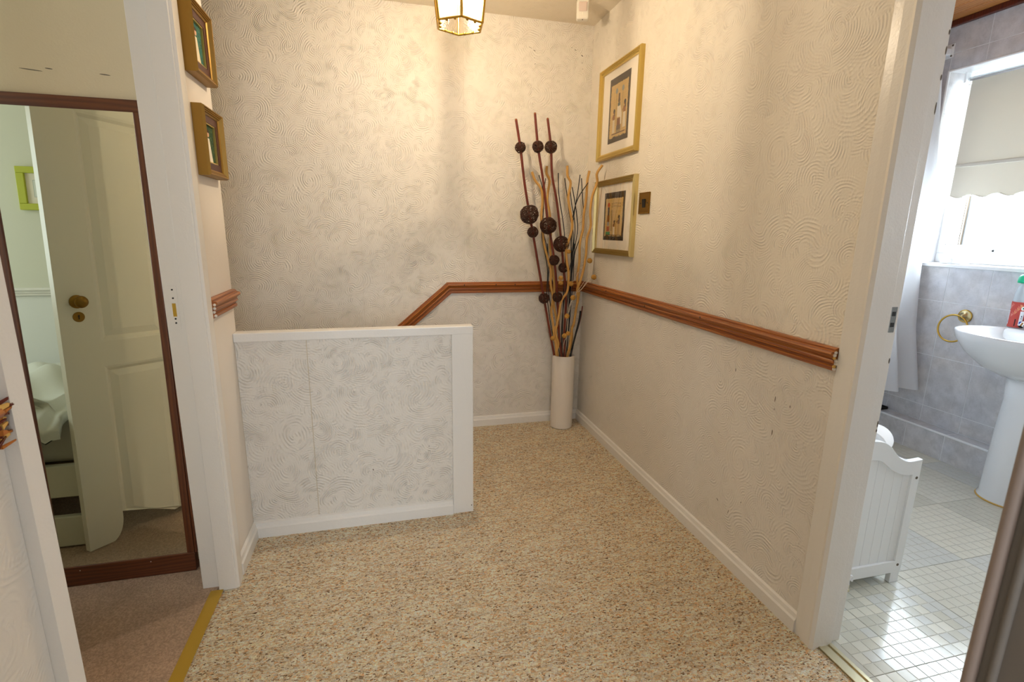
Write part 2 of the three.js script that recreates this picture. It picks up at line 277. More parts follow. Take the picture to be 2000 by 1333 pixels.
// scuffs on paint and paper
function scuff(parent, axis, v, px, py, w, h, ang = 0) {
  const p = onPlane(px, py, axis, v), g = new THREE.CylinderGeometry(0.5, 0.5, 0.0004, 9).rotateX(Math.PI / 2).scale(w * 0.75, h * 0.65, 1).rotateZ(ang);
  if (axis === 'x') g.rotateY(-Math.PI / 2);
  part('scuff_mark', g.translate(p.x, p.y, p.z), M.grime, parent);
}
for (const a of [[1044, 99, 0.02, 0.006, -0.35], [1044, 113, 0.008, 0.004, 0], [1045, 125, 0.012, 0.004, 0.3], [1036, 93, 0.03, 0.003, -0.4], [1137, 109, 0.02, 0.008, -0.5], [1124, 98, 0.016, 0.005, -0.5], [1117, 93, 0.014, 0.003, -0.3], [1137, 123, 0.008, 0.005, 0], [1138, 135, 0.012, 0.003, 0.3]]) scuff(wallBack, 'z', 0.0019, ...a);
for (const a of [[1514, 780, 0.004, 0.03], [1543, 795, 0.004, 0.014], [1508, 845, 0.005, 0.03], [1512, 800, 0.003, 0.012], [1437, 723, 0.004, 0.02], [1401, 976, 0.018, 0.006, -0.6], [1422, 1000, 0.003, 0.03, -0.3], [1447, 982, 0.004, 0.01], [1404, 845, 0.005, 0.006]]) scuff(wallRight, 'x', -0.0019, ...a);
for (const a of [[729, 918, 0.006, 0.012, 0.2], [838, 872, 0.008, 0.005], [838, 881, 0.005, 0.004], [818, 946, 0.006, 0.003]]) scuff(half, 'z', ZH - 0.0091, ...a);
scuff(half, 'z', ZH + 0.0004, 921, 987, 0.006, 0.01);

// ------------------------------------------------------------------ skirtings and dado rails
const skirt = [[0, 0], [0.017, 0], [0.017, 0.046], [0.012, 0.052], [0.009, 0.066], [0, 0.07]];
const skirtFlat = skirt.map(([a, b]) => [a, b - 0.004]);
one('baseboard_back', moulding(skirtFlat, [[0, 0, 0.001], [XH - 0.02, 0, 0.001]], [0, 0, 1]), M.gloss, 'white skirting board under the back wall behind the vase', 'skirting', null, 'structure');
one('baseboard_right', moulding(skirtFlat, [[-0.001, 0, 0], [-0.001, 0, 1.918]], [-1, 0, 0]), M.gloss, 'long white skirting board along the wall with papyrus pictures', 'skirting', null, 'structure');
one('baseboard_left', moulding(skirtFlat, [[XL + 0.001, 0, ZH - 0.01], [XL + 0.001, 0, 1.228]], [1, 0, 0]), M.gloss, 'short white skirting board between half wall and box room doorway', 'skirting', null, 'structure');
one('baseboard_half', moulding(skirtFlat, [[XL, 0, ZH - 0.0095], [-0.977, 0, ZH - 0.0095]], [0, 0, 1]), M.gloss, 'white skirting board along the foot of the half wall', 'skirting', null, 'structure');
one('baseboard_near', moulding(skirtFlat, [[XL + 0.001, 0, LD1 + 0.06], [XL + 0.001, 0, 2.76]], [1, 0, 0]), M.gloss, 'white skirting beside the box room doorway, facing the bathroom', 'skirting', null, 'structure');
const HR = DT - DB, dado = [[0, 0], [0.012, 0], [0.015, 0.004], [0.015, 0.012], [0.010, 0.014], [0.010, 0.018], [0.019, 0.024], [0.019, 0.030], [0.016, 0.034], [0.020, 0.040], [0.027, 0.044], [0.030, 0.050], [0.027, 0.056], [0.016, 0.058], [0.016, 0.062], [0.011, 0.066], [0, 0.066]];
const dadoUpper = (a, b, out) => moulding(dado, [a, b], out);
const trimBack = structure('trim_1', 'varnished wooden dado rail on the back wall, sloping down the stairs', 'dado rail');
const sx = -2.6, sy = dadoBend.y - HR + (sx - dadoBend.x) * dadoSlope;
part('rail', moulding(dado, [[0, DB, 0.0016], [dadoBend.x, DB, 0.0016], [sx, sy, 0.0016]], [0, 0, 1]), M.rail, trimBack);
for (const px of [907, 969, 1006]) { const p = onPlane(px, 556, 'z', 0.03); part('knot', new THREE.SphereGeometry(0.004, 8, 6).scale(0.8, 1.4, 0.3).translate(p.x, DB + 0.05, 0.0312), M.knot, trimBack); }
const trimRight = structure('trim_2', 'long varnished wooden dado rail between papyrus pictures and bathroom doorway', 'dado rail');
part('rail', dadoUpper([-0.0016, DB, 0], [-0.0016, DB, 1.912], [-1, 0, 0]), M.rail, trimRight);
for (const [z, y] of [[0.86, 0.03], [1.3, 0.05], [0.42, 0.05]]) part('knot', new THREE.SphereGeometry(0.004, 8, 6).scale(0.25, 1.3, 1).translate(-0.0312, DB + y, z), M.knot, trimRight);
for (let i = 0; i < 7; i++) part('torn_edge', new THREE.DodecahedronGeometry(rr(0.004, 0.007), 0).translate(-rr(0.004, 0.02), DB + 0.006 + i * 0.008, 1.913 + rr(0, 0.003)), [M.plainWhite, M.tornPale, M.plainWhite][i % 3], trimRight);
const trimLeft = structure('trim_3', 'short stub of varnished dado rail below two small gilt pictures', 'dado rail');
part('rail', dadoUpper([XL, 0.945, 0.945], [XL, 0.945, 1.226], [1, 0, 0]), M.rail, trimLeft);
for (let i = 0; i < 4; i++) part('torn_edge', new THREE.DodecahedronGeometry(0.005, 0).translate(XL + rr(0.012, 0.026), 0.955 + i * 0.012, 1.226), M.plainWhite, trimLeft);
const trimNear = structure('trim_4', 'dado rail broken off to splintered raw wood beside the doorway', 'dado rail');
part('rail', dadoUpper([XL + 0.001, 0.93, LD1 + 0.088], [XL + 0.001, 0.93, 2.74], [1, 0, 0]), M.rail, trimNear);
for (let i = 0; i < 34; i++) { // torn fibres left where the rail broke off
  const w = rr(0.003, 0.008), h = rr(0.003, 0.009), l = rr(0.014, 0.034), g = new THREE.BoxGeometry(w, h, l), a = g.attributes.position;
  for (let k = 0; k < a.count; k++) if (a.getZ(k) < 0) a.setXYZ(k, a.getX(k) * 0.4, a.getY(k) * rr(0.2, 0.7), a.getZ(k) * rr(0.8, 1.1));
  g.computeVertexNormals(); part('splinter', g.rotateX(rr(-0.35, 0.35)).rotateY(rr(-0.3, 0.3)).translate(XL + rr(0.004, 0.026), 0.932 + 0.064 * (i / 34), LD1 + rr(0.07, 0.094)), [M.torn, M.tornDark, M.tornPale, M.torn, M.tornDark][(i * 3) % 5], trimNear, i ? undefined : 'splintered orange wood');
}

// ------------------------------------------------------------------ doorways
const archProf = (w, t) => [[0, 0], [w, 0], [w, t * 0.55], [w - 0.012, t * 0.6], [w - 0.016, t], [0.018, t], [0.012, t * 0.75], [0, t * 0.75]];
function post(prof, at, h, map) { const s = new THREE.Shape(prof.map((q) => { const [x, z] = map(q); return new THREE.Vector2(x, -z); })); return metric(new THREE.ExtrudeGeometry(s, { depth: h, bevelEnabled: false }).rotateX(-Math.PI / 2).translate(0, at, 0)); }
// box room doorway
const dl = structure('trim_5', 'white glossy door frame of the box room with brass-mouthed strike plate', 'door frame');
part('jamb', rbx(XL - 0.1, XL + 0.004, 0, HEAD + 0.02, LD0 - 0.03, LD0 - 0.01, 0.002), M.gloss, dl);
part('door_stop', rbx(XL - 0.044, XL + 0.012, 0, HEAD, LD0 - 0.012, LD0 + 0.011, 0.003), M.gloss, dl);
part('architrave', post([[0, 0], [0.07, 0], [0.07, 0.012], [0.062, 0.016], [0.05, 0.018], [0.012, 0.02], [0.004, 0.02], [0, 0.014]], 0, HEAD + 0.07, ([w, t]) => [XL + t, LD0 + 0.006 - w]), M.gloss, dl);
part('jamb', rbx(XL - 0.1, XL + 0.004, 0, HEAD + 0.02, LD1, LD1 + 0.03, 0.002), M.gloss, dl);
part('door_stop', rbx(XL - 0.046, XL - 0.014, 0, HEAD, LD1 - 0.013, LD1 + 0.002, 0.002), M.gloss, dl);
part('architrave', post([[0, 0], [0.042, 0], [0.042, 0.02], [0.006, 0.022], [0, 0.016]], 0, HEAD + 0.07, ([w, t]) => [XL + t, LD1 + 0.016 + w]), M.gloss, dl);
part('head', rbx(XL - 0.1, XL + 0.004, HEAD, HEAD + 0.03, LD0 - 0.03, LD1 + 0.03, 0.002), M.gloss, dl);
part('architrave', rbx(XL, XL + 0.02, HEAD + 0.005, HEAD + 0.07, LD0 - 0.06, LD1 + 0.08, 0.003), M.gloss, dl);
const sp = part('strike_plate', rbx(XL - 0.088, XL - 0.062, 0.925, 1.06, LD0 - 0.01 - 0.001, LD0 - 0.01 + 0.0014, 0.0006), M.gloss, dl);
part('mortice', bx(XL - 0.079, XL - 0.069, 0.965, 1.006, LD0 - 0.01 + 0.0005, LD0 - 0.01 + 0.0018), M.dullBrass, sp);
for (const y of [0.945, 0.958, 1.022, 1.048]) part('screw', cyl(0.0028, 0.0028, 0.001, 0, 0, 0, 8).rotateX(Math.PI / 2).translate(XL - 0.074, y, LD0 - 0.01 + 0.0014), M.dark, sp);
const strip1 = one('threshold_strip', metric(post([[0, 0], [0.04, 0], [0.036, 0.003], [0.024, 0.005], [0.02, 0.003], [0.016, 0.005], [0.004, 0.003]], 0, LD1 - LD0 - 0.013, ([a, b]) => [a, b]).rotateX(Math.PI / 2).translate(-1.859, 0.006, LD0 + 0.012)), M.dullBrass, 'dull brass carpet strip across the box room doorway', 'threshold', null, 'structure');
strip1.geometry.computeBoundingBox();
// bathroom doorway
const dr = structure('trim_6', 'white chipped door frame of the bathroom', 'door frame');
part('architrave', post([[0, 0], [0.076, 0], [0.076, 0.012], [0.068, 0.02], [0.058, 0.016], [0.034, 0.017], [0.03, 0.012], [0.004, 0.011], [0, 0.008]], 0, HEAD + 0.08, ([w, t]) => [-t, 1.914 + w]), M.gloss, dr);
part('jamb', rbx(-0.014, 0.062, 0, HEAD + 0.02, RD0 - 0.01, RD0 + 0.008, 0.002), M.gloss, dr);
part('jamb', rbx(0.056, 0.104, 0, HEAD + 0.02, RD0 - 0.012, RD0 - 0.004, 0.002), M.gloss, dr);
part('jamb', rbx(-0.004, 0.104, 0, HEAD + 0.02, RD1, RD1 + 0.03, 0.002), M.gloss, dr);
part('architrave', rbx(-0.02, 0, 0, HEAD + 0.08, RD1 + 0.01, RD1 + 0.01 + 0.006, 0.002), M.gloss, dr);
part('head', rbx(-0.004, 0.104, HEAD, HEAD + 0.03, RD0, RD1 + 0.03, 0.002), M.gloss, dr);
part('architrave', rbx(-0.02, 0, HEAD + 0.012, HEAD + 0.08, RD0 - 0.066, RD1 + 0.014, 0.003), M.gloss, dr);
const sp2 = part('strike_plate', rbx(0.076, 0.096, 0.985, 1.055, RD0 - 0.005, RD0 - 0.003, 0.0006), M.chrome, dr);
part('mortice', bx(0.08, 0.092, 1.0, 1.012, RD0 - 0.0034, RD0 - 0.0026), M.dark, sp2); part('mortice', bx(0.08, 0.092, 1.03, 1.042, RD0 - 0.0034, RD0 - 0.0026), M.dark, sp2);
for (const [y, h] of [[0.72, 0.02], [0.7, 0.01], [0.905, 0.016], [1.55, 0.03], [1.62, 0.014], [1.68, 0.02], [1.72, 0.012]]) part('paint_chip', new THREE.CylinderGeometry(0.5, 0.5, 0.0006, 7).rotateX(Math.PI / 2).scale(0.004, h, 1).translate(0.1, y, RD0 - 0.0036), M.grime, dr);
const door2 = structure('door_2', 'white flush bathroom door standing fully open inside the bathroom', 'door');
part('leaf', rbx(0.108, 0.86, 0.008, 1.99, RD1 - 0.02, RD1 + 0.018, 0.003), M.gloss, door2);
part('handle', [lathe([[0, 0], [0.026, 0], [0.026, 0.006], [0.01, 0.01], [0.01, 0.03], [0.025, 0.04], [0.022, 0.055], [0, 0.06]], 20).rotateX(-Math.PI / 2).translate(0.8, 1.0, RD1 - 0.02)], M.agedBrass, door2);
one('threshold_strip', [bx(0.012, 0.062, 0, 0.003, RD0 + 0.008, RD1), rbx(0.012, 0.019, 0, 0.006, RD0 + 0.008, RD1, 0.001), rbx(0.05, 0.062, 0, 0.007, RD0 + 0.008, RD1, 0.001)], M.silverStrip, 'pale metal threshold strip between landing carpet and bathroom floor', 'threshold', null, 'structure');
// the doorway the picture is taken from: only its jamb shows
const dn = structure('trim_7', 'door jamb at the edge of the bedroom doorway, shade painted into its grey-brown colour', 'door frame');
part('jamb', rbx(-0.764, -0.735, 0, HEAD, ZN, 2.87, 0.004), M.shadedTrim, dn);  // dark colour stands in for shade on the jamb
part('bead', tube([[-0.765, 0, ZN + 0.005], [-0.765, 1, ZN + 0.005], [-0.765, HEAD, ZN + 0.005]], 0.005, 4, 8), std({ color: 0x8c7b71, roughness: 0.5 }), dn);  // bead darkened the same way, shade in its colour
part('bead', tube([[-0.7645, 0, ZN + 0.019], [-0.7645, 1, ZN + 0.019], [-0.7645, HEAD, ZN + 0.019]], 0.0035, 4, 8), M.shadedTrim, dn);
part('jamb', rbx(-1.59, -1.56, 0, HEAD, ZN, 2.87, 0.004), M.gloss, dn);
part('head', rbx(-1.59, -0.735, HEAD - 0.02, HEAD + 0.01, ZN, 2.87, 0.004), M.gloss, dn);

// ------------------------------------------------------------------ stairs
const stairs = structure('stairs', 'carpeted stairs going down behind the half wall', 'stairs');
for (let i = 1; i <= 9; i++) part('step', rbx(XH - 0.235 * i - 0.01, XH - 0.235 * (i - 1), -0.19 * i - 0.2, -0.19 * i, 0.02, ZH - 0.05, 0.01), M.carpet, stairs);
part('string_board', moulding([[0, -0.12], [0.02, -0.12], [0.02, 0.09], [0.012, 0.11], [0, 0.11]], [[XH + 0.012, 0.035, 0.0016], [XH - 0.235 * 9, 0.035 - 0.19 * 9, 0.0016]], [0, 0, 1]), M.tornPale, stairs);

// ------------------------------------------------------------------ box room behind the open doorway (seen past the mirror and in it)
one('floor', bx(-4.4, -1.84, -0.2, 0.004, 1.08, 2.42), M.plush, 'plain beige cut-pile carpet in the box room', 'carpet', null, 'structure');
const wm = structure('wall_mirror', 'plain beige wall of the box room behind the framed mirror', 'wall');
part('wall_core', bx(-4.4, XL - 0.098, 0, H, 1.083, 1.098), M.plainCream, wm);
for (const [px, py, w, h] of [[60, 136, 0.06, 0.0025], [205, 146, 0.03, 0.003], [95, 134, 0.02, 0.003]]) { const p = onPlane(px, py, 'z', 1.0984); part('scuff_mark', new THREE.CylinderGeometry(0.5, 0.5, 0.0004, 9).rotateX(Math.PI / 2).scale(w, h, 1).rotateZ(-0.08).translate(p.x, p.y, p.z), M.grime, wm); }
const wb = structure('wall_bed', 'pale papered wall above the bed, seen in the mirror', 'wall');
part('upper_paint', bx(-4.4, XL - 0.098, 0.98, H, 2.40, 2.5), std({ color: 0xd9d9ca, roughness: 0.8 }), wb);
part('lower_paint', bx(-4.4, XL - 0.098, 0, 0.98, 2.40, 2.5), std({ color: 0xe2e3e0, roughness: 0.8 }), wb);
one('trim_8', moulding(dado.map(([a, b]) => [a * 0.8, b * 0.62]), [[-4.4, 0.957, 2.40], [XL - 0.098, 0.957, 2.40]], [0, 0, -1]), M.gloss, 'white dado rail above the bed, seen in the mirror', 'dado rail', null, 'structure');
const we = structure('wall_box_room', 'end wall of the box room with its window opening', 'wall');
part('wall_core', [bx(-4.5, -4.4, 0, 0.9, 1.0, 2.5), bx(-4.5, -4.4, 2.1, H, 1.0, 2.5), bx(-4.5, -4.4, 0.9, 2.1, 1.0, 1.3), bx(-4.5, -4.4, 0.9, 2.1, 2.2, 2.5)], M.plainCream, we);
// mirror: leans a little against the wall
const LEAN = 2 * D2R, mir = thing('framed_mirror', 'tall leaning mirror in a mahogany frame inside the box room doorway', 'mirror', [-2.16, 0.004, 1.168]);
mir.rotation.x = -LEAN;
const mw = 0.215, mh = 1.612;
part('glass', bx(-mw + 0.02, mw - 0.02, 0.06, mh - 0.025, -0.018, -0.004), M.mirror, mir);
part('frame_rail', rbx(-mw, mw, 0, 0.073, -0.03, 0.0, 0.003), M.mirrorFrame, mir); part('frame_rail', rbx(-mw, mw, mh - 0.036, mh, -0.03, 0.0, 0.003), M.mirrorFrame, mir);
const stileG = (x0, x1) => { const g = rbx(x0, x1, 0.072, mh - 0.035, -0.03, 0.0, 0.003), u = g.attributes.uv; for (let i = 0; i < u.count; i++) u.setXY(i, u.getY(i), u.getX(i)); return g; };
part('frame_stile', stileG(-mw, -mw + 0.024), M.mirrorFrame, mir); part('frame_stile', stileG(mw - 0.024, mw), M.mirrorFrame, mir);
part('side_panel', stileG(mw + 0.001, mw + 0.01), M.mirrorFrame, mir);
for (const [x] of [[-0.14], [0.075]]) part('speck', ball(0.0016, x, 0.058, 0.0005, 6, 4), M.gloss, mir);
// the box room door, standing ajar, seen in the mirror
const door1 = structure('door_1', 'cream painted panel door of the box room with brass knob, ajar', 'door');
door1.position.set(-2.387, 0.006, 1.393); door1.rotation.y = -Math.atan2(2.03 - 1.393, -1.885 + 2.387);
const DW = 0.805, DTH = 0.028;
const upright = (g) => { const u = g.attributes.uv; for (let i = 0; i < u.count; i++) u.setXY(i, u.getX(i), u.getY(i)); return g; };
part('stile', (() => { const s = new THREE.Shape(); s.moveTo(0, 0); s.lineTo(0.085, 0); s.quadraticCurveTo(0.12, 0.02, 0.125, 0.085); s.lineTo(0.125, 1.98); s.lineTo(0, 1.98); return metric(new THREE.ExtrudeGeometry(s, { depth: DTH, bevelEnabled: false })); })(), M.doorPaint, door1);
part('stile', bx(DW - 0.125, DW, 0, 1.98, 0, DTH), M.doorPaint, door1);
part('mullion', bx(0.375, 0.43, 0.72, 1.67, 0, DTH), M.doorPaint, door1);
part('rail', bx(0.125, DW - 0.125, 1.67, 1.98, 0, DTH), M.doorPaint, door1);
part('rail', bx(0.125, DW - 0.125, 0.715, 0.812, 0, DTH), M.doorPaint, door1);
function raised(x0, x1, y0, y1, y0r = y0) {
  const pos = [], q = (a, b, c, d) => { for (const v of [a, b, c, a, c, d]) pos.push(...v); }, foot = y0r === y0 ? 1 : 0, rect = (i, z) => [[x0 + i, y0 + i * foot, z], [x1 - i, y0r + i * foot, z], [x1 - i, y1 - i, z], [x0 + i, y1 - i, z]];
  for (const s of [0, 1]) {
    const zz = (d) => s ? DTH - d : d, R = [rect(0, zz(0.0)), rect(0.009, zz(0.002)), rect(0.02, zz(0.0115)), rect(0.046, zz(0.004))];
    for (let k = 0; k < 3; k++) for (let e = 0; e < 4; e++) { const a = R[k][e], b = R[k][(e + 1) % 4], c = R[k + 1][(e + 1) % 4], d = R[k + 1][e]; s ? q(a, b, c, d) : q(a, d, c, b); }
    const f = R[3]; s ? q(f[0], f[1], f[2], f[3]) : q(f[0], f[3], f[2], f[1]);
  }
  const g = new THREE.BufferGeometry(); g.setAttribute('position', new THREE.Float32BufferAttribute(pos, 3)); g.computeVertexNormals(); return metric(g);
}
for (const [a, b] of [[0.125, 0.375], [0.43, DW - 0.125]]) part('panel', raised(a, b, 0.812, 1.67), M.doorPaint, door1);
part('panel', raised(0.125, 0.375, 0.112, 0.715, 0.022), M.doorPaint, door1); part('panel', raised(0.43, DW - 0.125, 0.012, 0.715), M.doorPaint, door1); part('mullion', bx(0.375, 0.43, 0.012, 0.72, 0, DTH), M.doorPaint, door1);
const knobOf = (z, s) => { const k = part('knob', [lathe([[0.0, 0], [0.025, 0], [0.025, 0.003], [0.01, 0.006], [0.009, 0.016], [0.019, 0.022], [0.023, 0.03], [0.02, 0.038], [0.01, 0.042], [0, 0.043]], 24).rotateX(s * Math.PI / 2).translate(0.062, 0.972, z)], M.agedBrass, door1, 'aged brass knob'); return k; };
knobOf(0, -1); knobOf(DTH, 1);
const esc = part('keyhole_plate', cyl(0.019, 0.019, 0.002, 0, 0, 0, 24).rotateX(-Math.PI / 2).translate(0.062, 0.915, 0), M.agedBrass, door1);
part('keyhole', [cyl(0.0035, 0.0035, 0.001, 0, 0, 0, 12).rotateX(-Math.PI / 2).translate(0.062, 0.919, -0.0015), bx(0.0602, 0.0638, 0.906, 0.919, -0.0026, -0.0018)], M.dark, esc);
// lime framed picture over the bed
function canvas(w, h, draw) { const c = document.createElement('canvas'); c.width = w; c.height = h; draw(c.getContext('2d'), w, h); const t = new THREE.CanvasTexture(c); t.colorSpace = THREE.SRGBColorSpace; return std({ map: t, roughness: 0.85 }); }
function sheetPlane(w, h) { const g = new THREE.BoxGeometry(w, h, 0.001); return g; }
const lp = thing('framed_picture', 'small ink drawing in a lime green frame on the wall above the bed', 'picture', [-2.895, 1.5, 2.388]); lp.rotation.y = Math.PI;
for (const [a, b, c, d] of [[-0.115, 0.115, 0.075, 0.107], [-0.115, 0.115, -0.107, -0.075], [-0.115, -0.08, -0.075, 0.075], [0.08, 0.115, -0.075, 0.075]]) part('frame', rbx(a, b, c, d, -0.01, 0.012, 0.003), M.lime, lp);
part('mount', bx(-0.082, 0.082, -0.077, 0.077, -0.008, 0.001), M.mount, lp);
part('drawing', sheetPlane(0.07, 0.085).translate(0.015, 0, 0.0018), canvas(140, 170, (g, w, h) => { g.fillStyle = '#dfe2dc'; g.fillRect(0, 0, w, h); g.strokeStyle = '#9aa89c'; g.lineWidth = 3; g.strokeRect(2, 2, w - 4, h - 4); g.strokeStyle = '#3d4a48'; g.lineWidth = 7; g.beginPath(); g.moveTo(95, 20); g.quadraticCurveTo(60, 45, 75, 75); g.quadraticCurveTo(110, 95, 60, 115); g.stroke(); g.lineWidth = 4; for (let i = 0; i < 9; i++) { g.beginPath(); g.moveTo(30 + i * 8, 120 + (i % 3) * 8); g.lineTo(45 + i * 7, 98 + (i % 4) * 10); g.stroke(); } g.fillStyle = '#556664'; g.beginPath(); g.arc(96, 24, 10, 0, 7); g.fill(); }), lp);
// bed
const bed = thing('single_bed', 'white slatted single bed along the wall, seen in the mirror', 'bed', [0, 0, 0]);
part('side_rail', rbx(-4.3, -2.35, 0.215, 0.345, 1.45, 1.48, 0.006), M.bedPaint, bed);
part('drawer_rail', rbx(-4.3, -2.38, 0.01, 0.135, 1.45, 1.48, 0.006), M.bedPaint, bed);
part('side_rail', rbx(-4.3, -2.35, 0.215, 0.345, 2.33, 2.36, 0.006), M.bedPaint, bed);
part('base_board', bx(-4.28, -2.4, 0.3, 0.33, 1.48, 2.33), M.underBed, bed);
for (const [x, z] of [[-2.4, 1.5], [-2.4, 2.32], [-4.25, 1.5], [-4.25, 2.32]]) part('leg', rbx(x - 0.03, x + 0.03, 0.005, 0.22, z - 0.02, z + 0.02, 0.004), M.bedPaint, bed);
part('mattress', rbx(-4.25, -2.42, 0.335, 0.52, 1.50, 2.34, 0.04, 4), std({ color: 0xcfcabd, roughness: 0.95 }), bed);
// duvet: a draped sheet with folds, one corner hanging over the rail
function drape() {
  const nx = 80, nz = 60, pos = [], idx = [], at = (i, j) => {
    const u = i / nx, v = j / nz, x = mix(-4.2, -2.43, u); let s = mix(-0.30, 0.92, v), y, z; const over = s < 0;
    const f = 0.012 * Math.sin(x * 19 + s * 7) + 0.02 * Math.sin(x * 7 - s * 12) + 0.012 * Math.sin(x * 31 + s * 23);
    const hang = mix(0.10, 0.26, clamp((-2.45 - x) / 0.25));
    if (over) { const t = -s / 0.30; z = 1.46 - 0.05 * Math.sin(t * 2) - 0.02 * t + f; y = 0.60 - hang * t - 0.04 * Math.pow(1 - t, 2) + 0.03; } else { z = 1.46 + s * 0.97; y = 0.60 + 0.05 * Math.sin(clamp(s / 0.9) * 3.14) + f * 1.2 - 0.02; }
    if (u > 0.97) y -= 0.03; return [x, y, z];
  };
  for (let j = 0; j <= nz; j++) for (let i = 0; i <= nx; i++) pos.push(...at(i, j));
  for (let j = 0; j < nz; j++) for (let i = 0; i < nx; i++) { const a = j * (nx + 1) + i; idx.push(a, a + nx + 1, a + 1, a + 1, a + nx + 1, a + nx + 2); }
  const n = pos.length / 3; for (let k = 0; k < n; k++) pos.push(pos[k * 3], pos[k * 3 + 1] - 0.03, pos[k * 3 + 2] + 0.004);
  const m = idx.length; for (let k = 0; k < m; k += 3) idx.push(idx[k] + n, idx[k + 2] + n, idx[k + 1] + n);
  const rim = []; for (let i = 0; i <= nx; i++) rim.push(i); for (let j = 1; j <= nz; j++) rim.push(j * (nx + 1) + nx); for (let i = nx - 1; i >= 0; i--) rim.push(nz * (nx + 1) + i); for (let j = nz - 1; j >= 0; j--) rim.push(j * (nx + 1));
  for (let k = 0; k < rim.length - 1; k++) { const a = rim[k], b = rim[k + 1]; idx.push(a, b, a + n, b, b + n, a + n); }
  const g = new THREE.BufferGeometry(); g.setAttribute('position', new THREE.Float32BufferAttribute(pos, 3)); g.setIndex(idx); g.computeVertexNormals(); return g;
}
const dg = drape(); dg.setAttribute('uv', new THREE.BufferAttribute(new Float32Array(dg.attributes.position.count * 2), 2));
one('duvet', dg, M.sheet, 'crumpled pale duvet hanging over the bed side, seen in the mirror', 'duvet');

// ------------------------------------------------------------------ room from which the picture is taken (behind the viewer)
const bedroomPaint = std({ color: 0xdcd6cc, roughness: 0.85 });
one('floor', bx(-2.2, 1.5, -0.2, 0.0, ZN + 0.06, 5.5), M.plush, 'beige carpet of the bedroom behind the doorway', 'carpet', null, 'structure');
one('wall_bedroom_side', bx(-2.3, -2.2, 0, H, 2.76, 5.6), bedroomPaint, 'plain side wall of the bedroom', 'wall', null, 'structure');
one('wall_bedroom_far_side', bx(1.5, 1.6, 0, H, 2.9, 5.6), bedroomPaint, 'plain far side wall of the bedroom', 'wall', null, 'structure');
one('wall_bedroom_end', [bx(-2.3, -1.8, 0, H, 5.5, 5.6), bx(-0.2, 1.6, 0, H, 5.5, 5.6), bx(-1.8, -0.2, 0, 0.85, 5.5, 5.6), bx(-1.8, -0.2, 2.15, H, 5.5, 5.6)], bedroomPaint, 'end wall of the bedroom with a window opening', 'wall', null, 'structure');
one('wall_bedroom_corner', [bx(-2.3, -1.888, 0, H, 2.5, 2.86), bx(0.05, 1.6, 0, H, 2.86, 2.96)], bedroomPaint, 'short walls beside the bedroom doorway', 'wall', null, 'structure');
one('ceiling', bx(0.05, 2.2, H + 0.03, H + 0.12, -0.1, 5.6), bedroomPaint, 'ceiling slab over bathroom and bedroom', 'ceiling', null, 'structure');

// ------------------------------------------------------------------ bathroom
const XW = 1.878, BX = 1.775, BH = 0.155;
const fb = structure('floor_bathroom', 'glossy cream mosaic-pattern vinyl tiles on the bathroom floor', 'floor');
part('underlay', bx(0.03, XW, -0.2, -0.0015, 0, 2.86), M.vinylBase, fb);
const TP = 0.345, X0 = 0.24 - TP, Z0 = 2.11 + TP * 2; let mosaicCount = 0;
for (let i = 0; i < 6; i++) for (let j = 0; j < 9; j++) {
  const x0 = Math.max(0.03, X0 + i * TP), x1 = Math.min(XW, X0 + (i + 1) * TP), z1 = Math.min(2.86, Z0 - j * TP), z0 = Math.max(0, Z0 - (j + 1) * TP); if (x1 - x0 < 0.01 || z1 - z0 < 0.01) continue;
  const t = part('vinyl_tile', bx(x0 + 0.0007, x1 - 0.0007, -0.0015, 0, z0 + 0.0007, z1 - 0.0007), M.vinylBase, fb), bits = [], n = 9, p = TP / n;
  const near = i <= 2 && (j === 1 || j === 2 || j === 3);
  for (let a = 0; a < n; a++) for (let b = 0; b < n; b++) {
    const cx = X0 + i * TP + (a + 0.5) * p, cz = Z0 - (j + 1) * TP + (b + 0.5) * p; if (cx - p / 2 < 0.064 || cx > XW - 0.02 || cz < 0.02 || cz + p / 2 > 2.84) continue;
    const g = new THREE.BoxGeometry(p - 0.003, 0.0008, p - 0.003).rotateX(rr(-1, 1) * 0.012).rotateZ(rr(-1, 1) * 0.012).translate(cx, 0.0003, cz);
    if (near && mosaicCount < 296) { mosaicCount++; part('mosaic_square', metric(g), mosaicMats[rnd() * 4 | 0], t); } else bits.push(metric(g));
  }
  if (bits.length) part('mosaic_squares', bits, mosaicMats[(i + j) % 4], t).userData.kind = 'stuff';
}
const ww = structure('wall_bathroom_window', 'grey marbled tiled wall around the bathroom window', 'wall');
const WY0 = 1.09, WY1 = 2.142, WZ0 = 0.64, WZ1 = 2.55;
part('wall_core', [bx(XW - 0.0048, 2.2, -0.2, WY0 - 0.02, -0.1, 2.96), bx(XW - 0.0048, 2.2, WY1, H + 0.02, -0.1, 2.96), bx(XW - 0.0048, 2.2, WY0 - 0.02, WY1, -0.1, WZ0), bx(XW - 0.0048, 2.2, WY0 - 0.02, WY1, WZ1, 2.96)], M.grout, ww);
const tz = []; for (let z = 0.849 - 0.215 * 3; z < 2.9; z += 0.215) tz.push(z);
const tile = (z0, z1, y0, y1, x = XW) => { if (z1 - z0 > 0.01 && y1 - y0 > 0.01) part('wall_tile', bx(x - 0.006, x + 0.001, y0 + 0.002, y1 - 0.002, z0 + 0.002, z1 - 0.002), M.tile, ww); };
